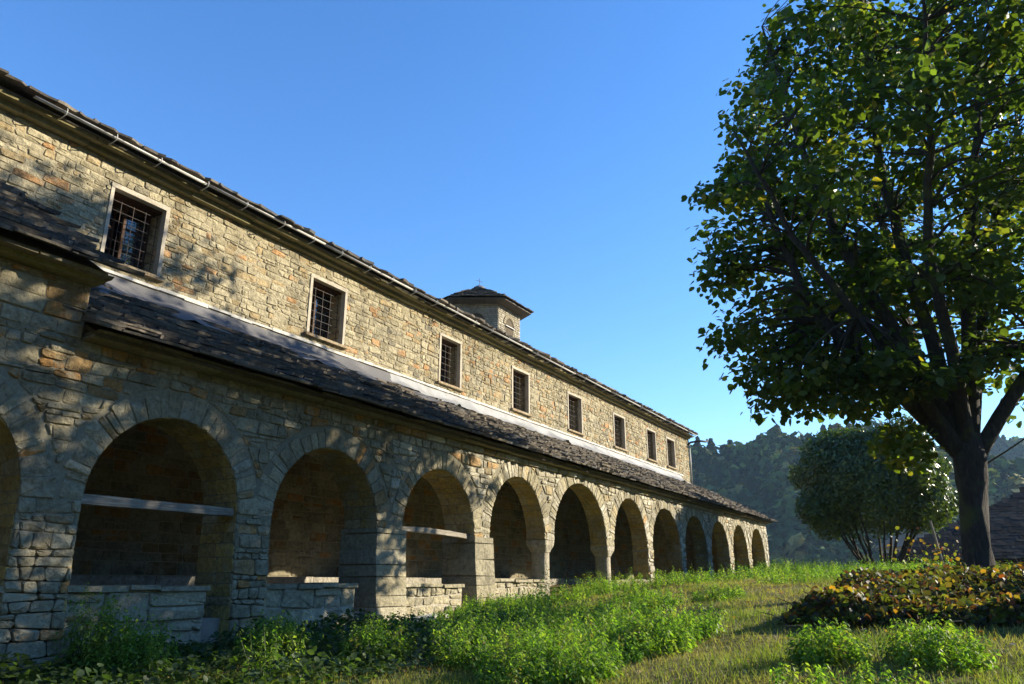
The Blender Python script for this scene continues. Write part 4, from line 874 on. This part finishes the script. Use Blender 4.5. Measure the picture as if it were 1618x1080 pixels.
P(h2, 'pale far house just showing between the shrub stems', 'house')

# ---------------------------------------------------------------- wooded hills
def hill(name, phis, ridge, r0, r1, zb, back, nph=180, nr=40):
    ph = np.linspace(R(-215), R(46), nph); rd = np.interp(np.degrees(ph), phis, ridge) * r1
    t = np.concatenate([np.linspace(-.5, 1, nr), np.linspace(1.1, 2.2, 8)]); Rr_ = r0 + (r1 - r0) * t; PH, RR = np.meshgrid(ph, Rr_, indexing='ij')
    tt = np.clip((RR - r0) / (r1 - r0), 0, 1); z = zb + (rd[:, None] - zb) * (tt ** .92) - np.maximum(0, RR - r1) * back
    z += (3.2 * np.sin(PH * 31 + RR * .031) + 2.4 * np.sin(PH * 57 - RR * .05)) * tt * (1 - .5 * tt)
    V = np.stack([RR * np.cos(PH), -8 + RR * np.sin(PH), z], -1); ii = np.arange(nph - 1)[:, None] * len(t) + np.arange(len(t) - 1)[None]
    P(obj(name, mesh_np(name, V.reshape(-1, 3), np.stack([ii, ii + 1, ii + len(t) + 1, ii + len(t)], -1).reshape(-1, 4), M['hill'], smooth=True)), kind='structure')
    def zf(p, r):
        tq = np.clip((r - r0) / (r1 - r0), 0, 1); rdq = np.interp(np.degrees(p), phis, ridge) * r1
        return zb + (rdq - zb) * tq ** .92 - np.maximum(0, r - r1) * back + (3.2 * np.sin(p * 31 + r * .031) + 2.4 * np.sin(p * 57 - r * .05)) * tq * (1 - .5 * tq)
    return zf
def broad(n=110, g=rng):
    d = unit(g.normal(size=(n, 3))); d[:, 2] = np.abs(d[:, 2]) * 1.3 - .35; lobes = g.normal(0, .42, (6, 3)); c = lobes[g.integers(0, 6, n)]
    return d * .72 + c * [1, 1, .8], d + [0, 0, .25], g.uniform(.26, .46, n)
def conif(n=130, g=rng):
    t = g.random(n) ** .8; a = g.uniform(0, 6.28, n); r = (1 - t) ** .8 * .8 * g.uniform(.5, 1.15, n) + .03
    return np.column_stack([r * np.cos(a), r * np.sin(a), t * 2.7 - 1.1]), np.column_stack([np.cos(a), np.sin(a), np.full(n, .7)]), g.uniform(.28, .5, n) * (1.15 - .6 * t)
TPL = [broad() for _ in range(4)] + [conif() for _ in range(3)]
def wood(zf, p0, p1, r0, r1, n, sc_, fr_conif):
    p = rng.uniform(R(p0), R(p1), n); r = r0 + (r1 - r0) * rng.random(n); base = np.column_stack([r * np.cos(p), -8 + r * np.sin(p), zf(p, r)]); out = []
    for k in range(n):
        cf = rng.random() < fr_conif; q, nn, z_ = TPL[rng.integers(4, 7) if cf else rng.integers(0, 4)]; sca = sc_ * rng.uniform(.7, 1.3); a = rng.uniform(0, 6.28); ca, sa = math.cos(a), math.sin(a); Rm = np.array([[ca, -sa, 0], [sa, ca, 0], [0, 0, 1]])
        c = np.array([(.045, .075, .022), (.07, .11, .028), (.13, .16, .035), (.19, .16, .05)][rng.choice(4, p=[.36, .34, .23, .07])] if not cf else (.032, .05, .022)) * rng.uniform(.8, 1.25)
        out.append(foliage(base[k] + [0, 0, sca * .9] + (q @ Rm.T) * sca, nn @ Rm.T + rng.normal(0, .35, q.shape), z_ * sca * 1.25, QUAD, np.tile(c, (len(q), 1)) * rng.uniform(.7, 1.3, (len(q), 1))))
    return merge(out)
zf1 = hill('hill', [-215, -160, -110, -80, -62, -40, -9, -3, 0, 2.5, 6, 9, 13, 16, 24, 46], [.2, .36, .38, .33, .2, .09, .075, .095, .115, .145, .150, .145, .147, .142, .13, .08], 215, 330, -32, .15)  # unseen ridge right and behind camera raised to cut skylight and deepen shade
zf2 = hill('far_hill', [-215, -70, -8, -3, 1, 8, 20, 46], [.1, .11, .142, .138, .128, .10, .06, .03], 430, 640, -32, .1)
V, F, K = wood(zf1, -9, 22, 222, 345, 1300, 4.4, .25); P(obj('hill_forest', mesh_np('hill_forest', V, F, M['forest'], K)), kind='stuff')
V, F, K = wood(zf2, -9, 5, 470, 660, 700, 5.0, .3); P(obj('far_forest', mesh_np('far_forest', V, F, M['forest'], K)), kind='stuff')
for phd, r, sca, kind, lab in [(8.05, 331, 4.6, 5, 'tallest dark conifer of the skyline, left one of a close pair'), (7.55, 332, 4.4, 4, 'dark conifer touching the tallest one on its right'), (5.2, 330, 3.6, 6, 'slim pointed conifer halfway from the skyline pair to the shrub'),
        (3.9, 330, 4.4, 5, 'broad dark conifer on the ridge nearest the shrub'), (10.6, 331, 2.6, 4, 'short pointed conifer on the ridge between church and skyline pair'), (12.6, 330, 2.8, 6, 'small conifer low on the ridge nearest the church spout'), (-2.2, 645, 6.5, 4, 'far conifer on the right-hand ridge beneath the cable')]:
    p = R(phd); zz = float((zf1 if r < 400 else zf2)(np.array([p]), np.array([float(r)]))[0]); loc = (r * math.cos(p), -8 + r * math.sin(p), zz); e = empty('ridge_conifer', loc)
    q, nn, z_ = conif(260); V, F, K = foliage(np.array(loc) + [0, 0, 1.1 * sca] + q * sca * [1.15, 1.15, 1], nn + rng.normal(0, .3, q.shape), z_ * sca * 1.1, QUAD, np.tile((.02, .032, .016), (len(q), 1)) * rng.uniform(.7, 1.3, (len(q), 1)))
    P(obj('crown', mesh_np('crown', V, [F], M['forest'], K), e), kind='stuff'); s = MB(); s.tube([(loc[0], loc[1], zz - 1), (loc[0], loc[1], zz + 3 * sca)], [.35, .08], 6); s.build('trunk', M['bark'], e)
    P(e, lab, 'conifer', 'conifers along the skyline')
# ---------------------------------------------------------------- haze
m = bpy.data.materials.new('haze_air'); m.use_nodes = True; t = m.node_tree; t.nodes.clear(); out = t.nodes.new('ShaderNodeOutputMaterial'); v = t.nodes.new('ShaderNodeVolumePrincipled')
v.inputs['Color'].default_value = (.46, .70, .95, 1); v.inputs['Density'].default_value = .00021; v.inputs['Anisotropy'].default_value = .1; t.links.new(v.outputs[0], out.inputs['Volume'])
s = MB(); s.box(-960, 1460, -1460, 1460, -80, 128); P(s.build('haze', m), kind='stuff')
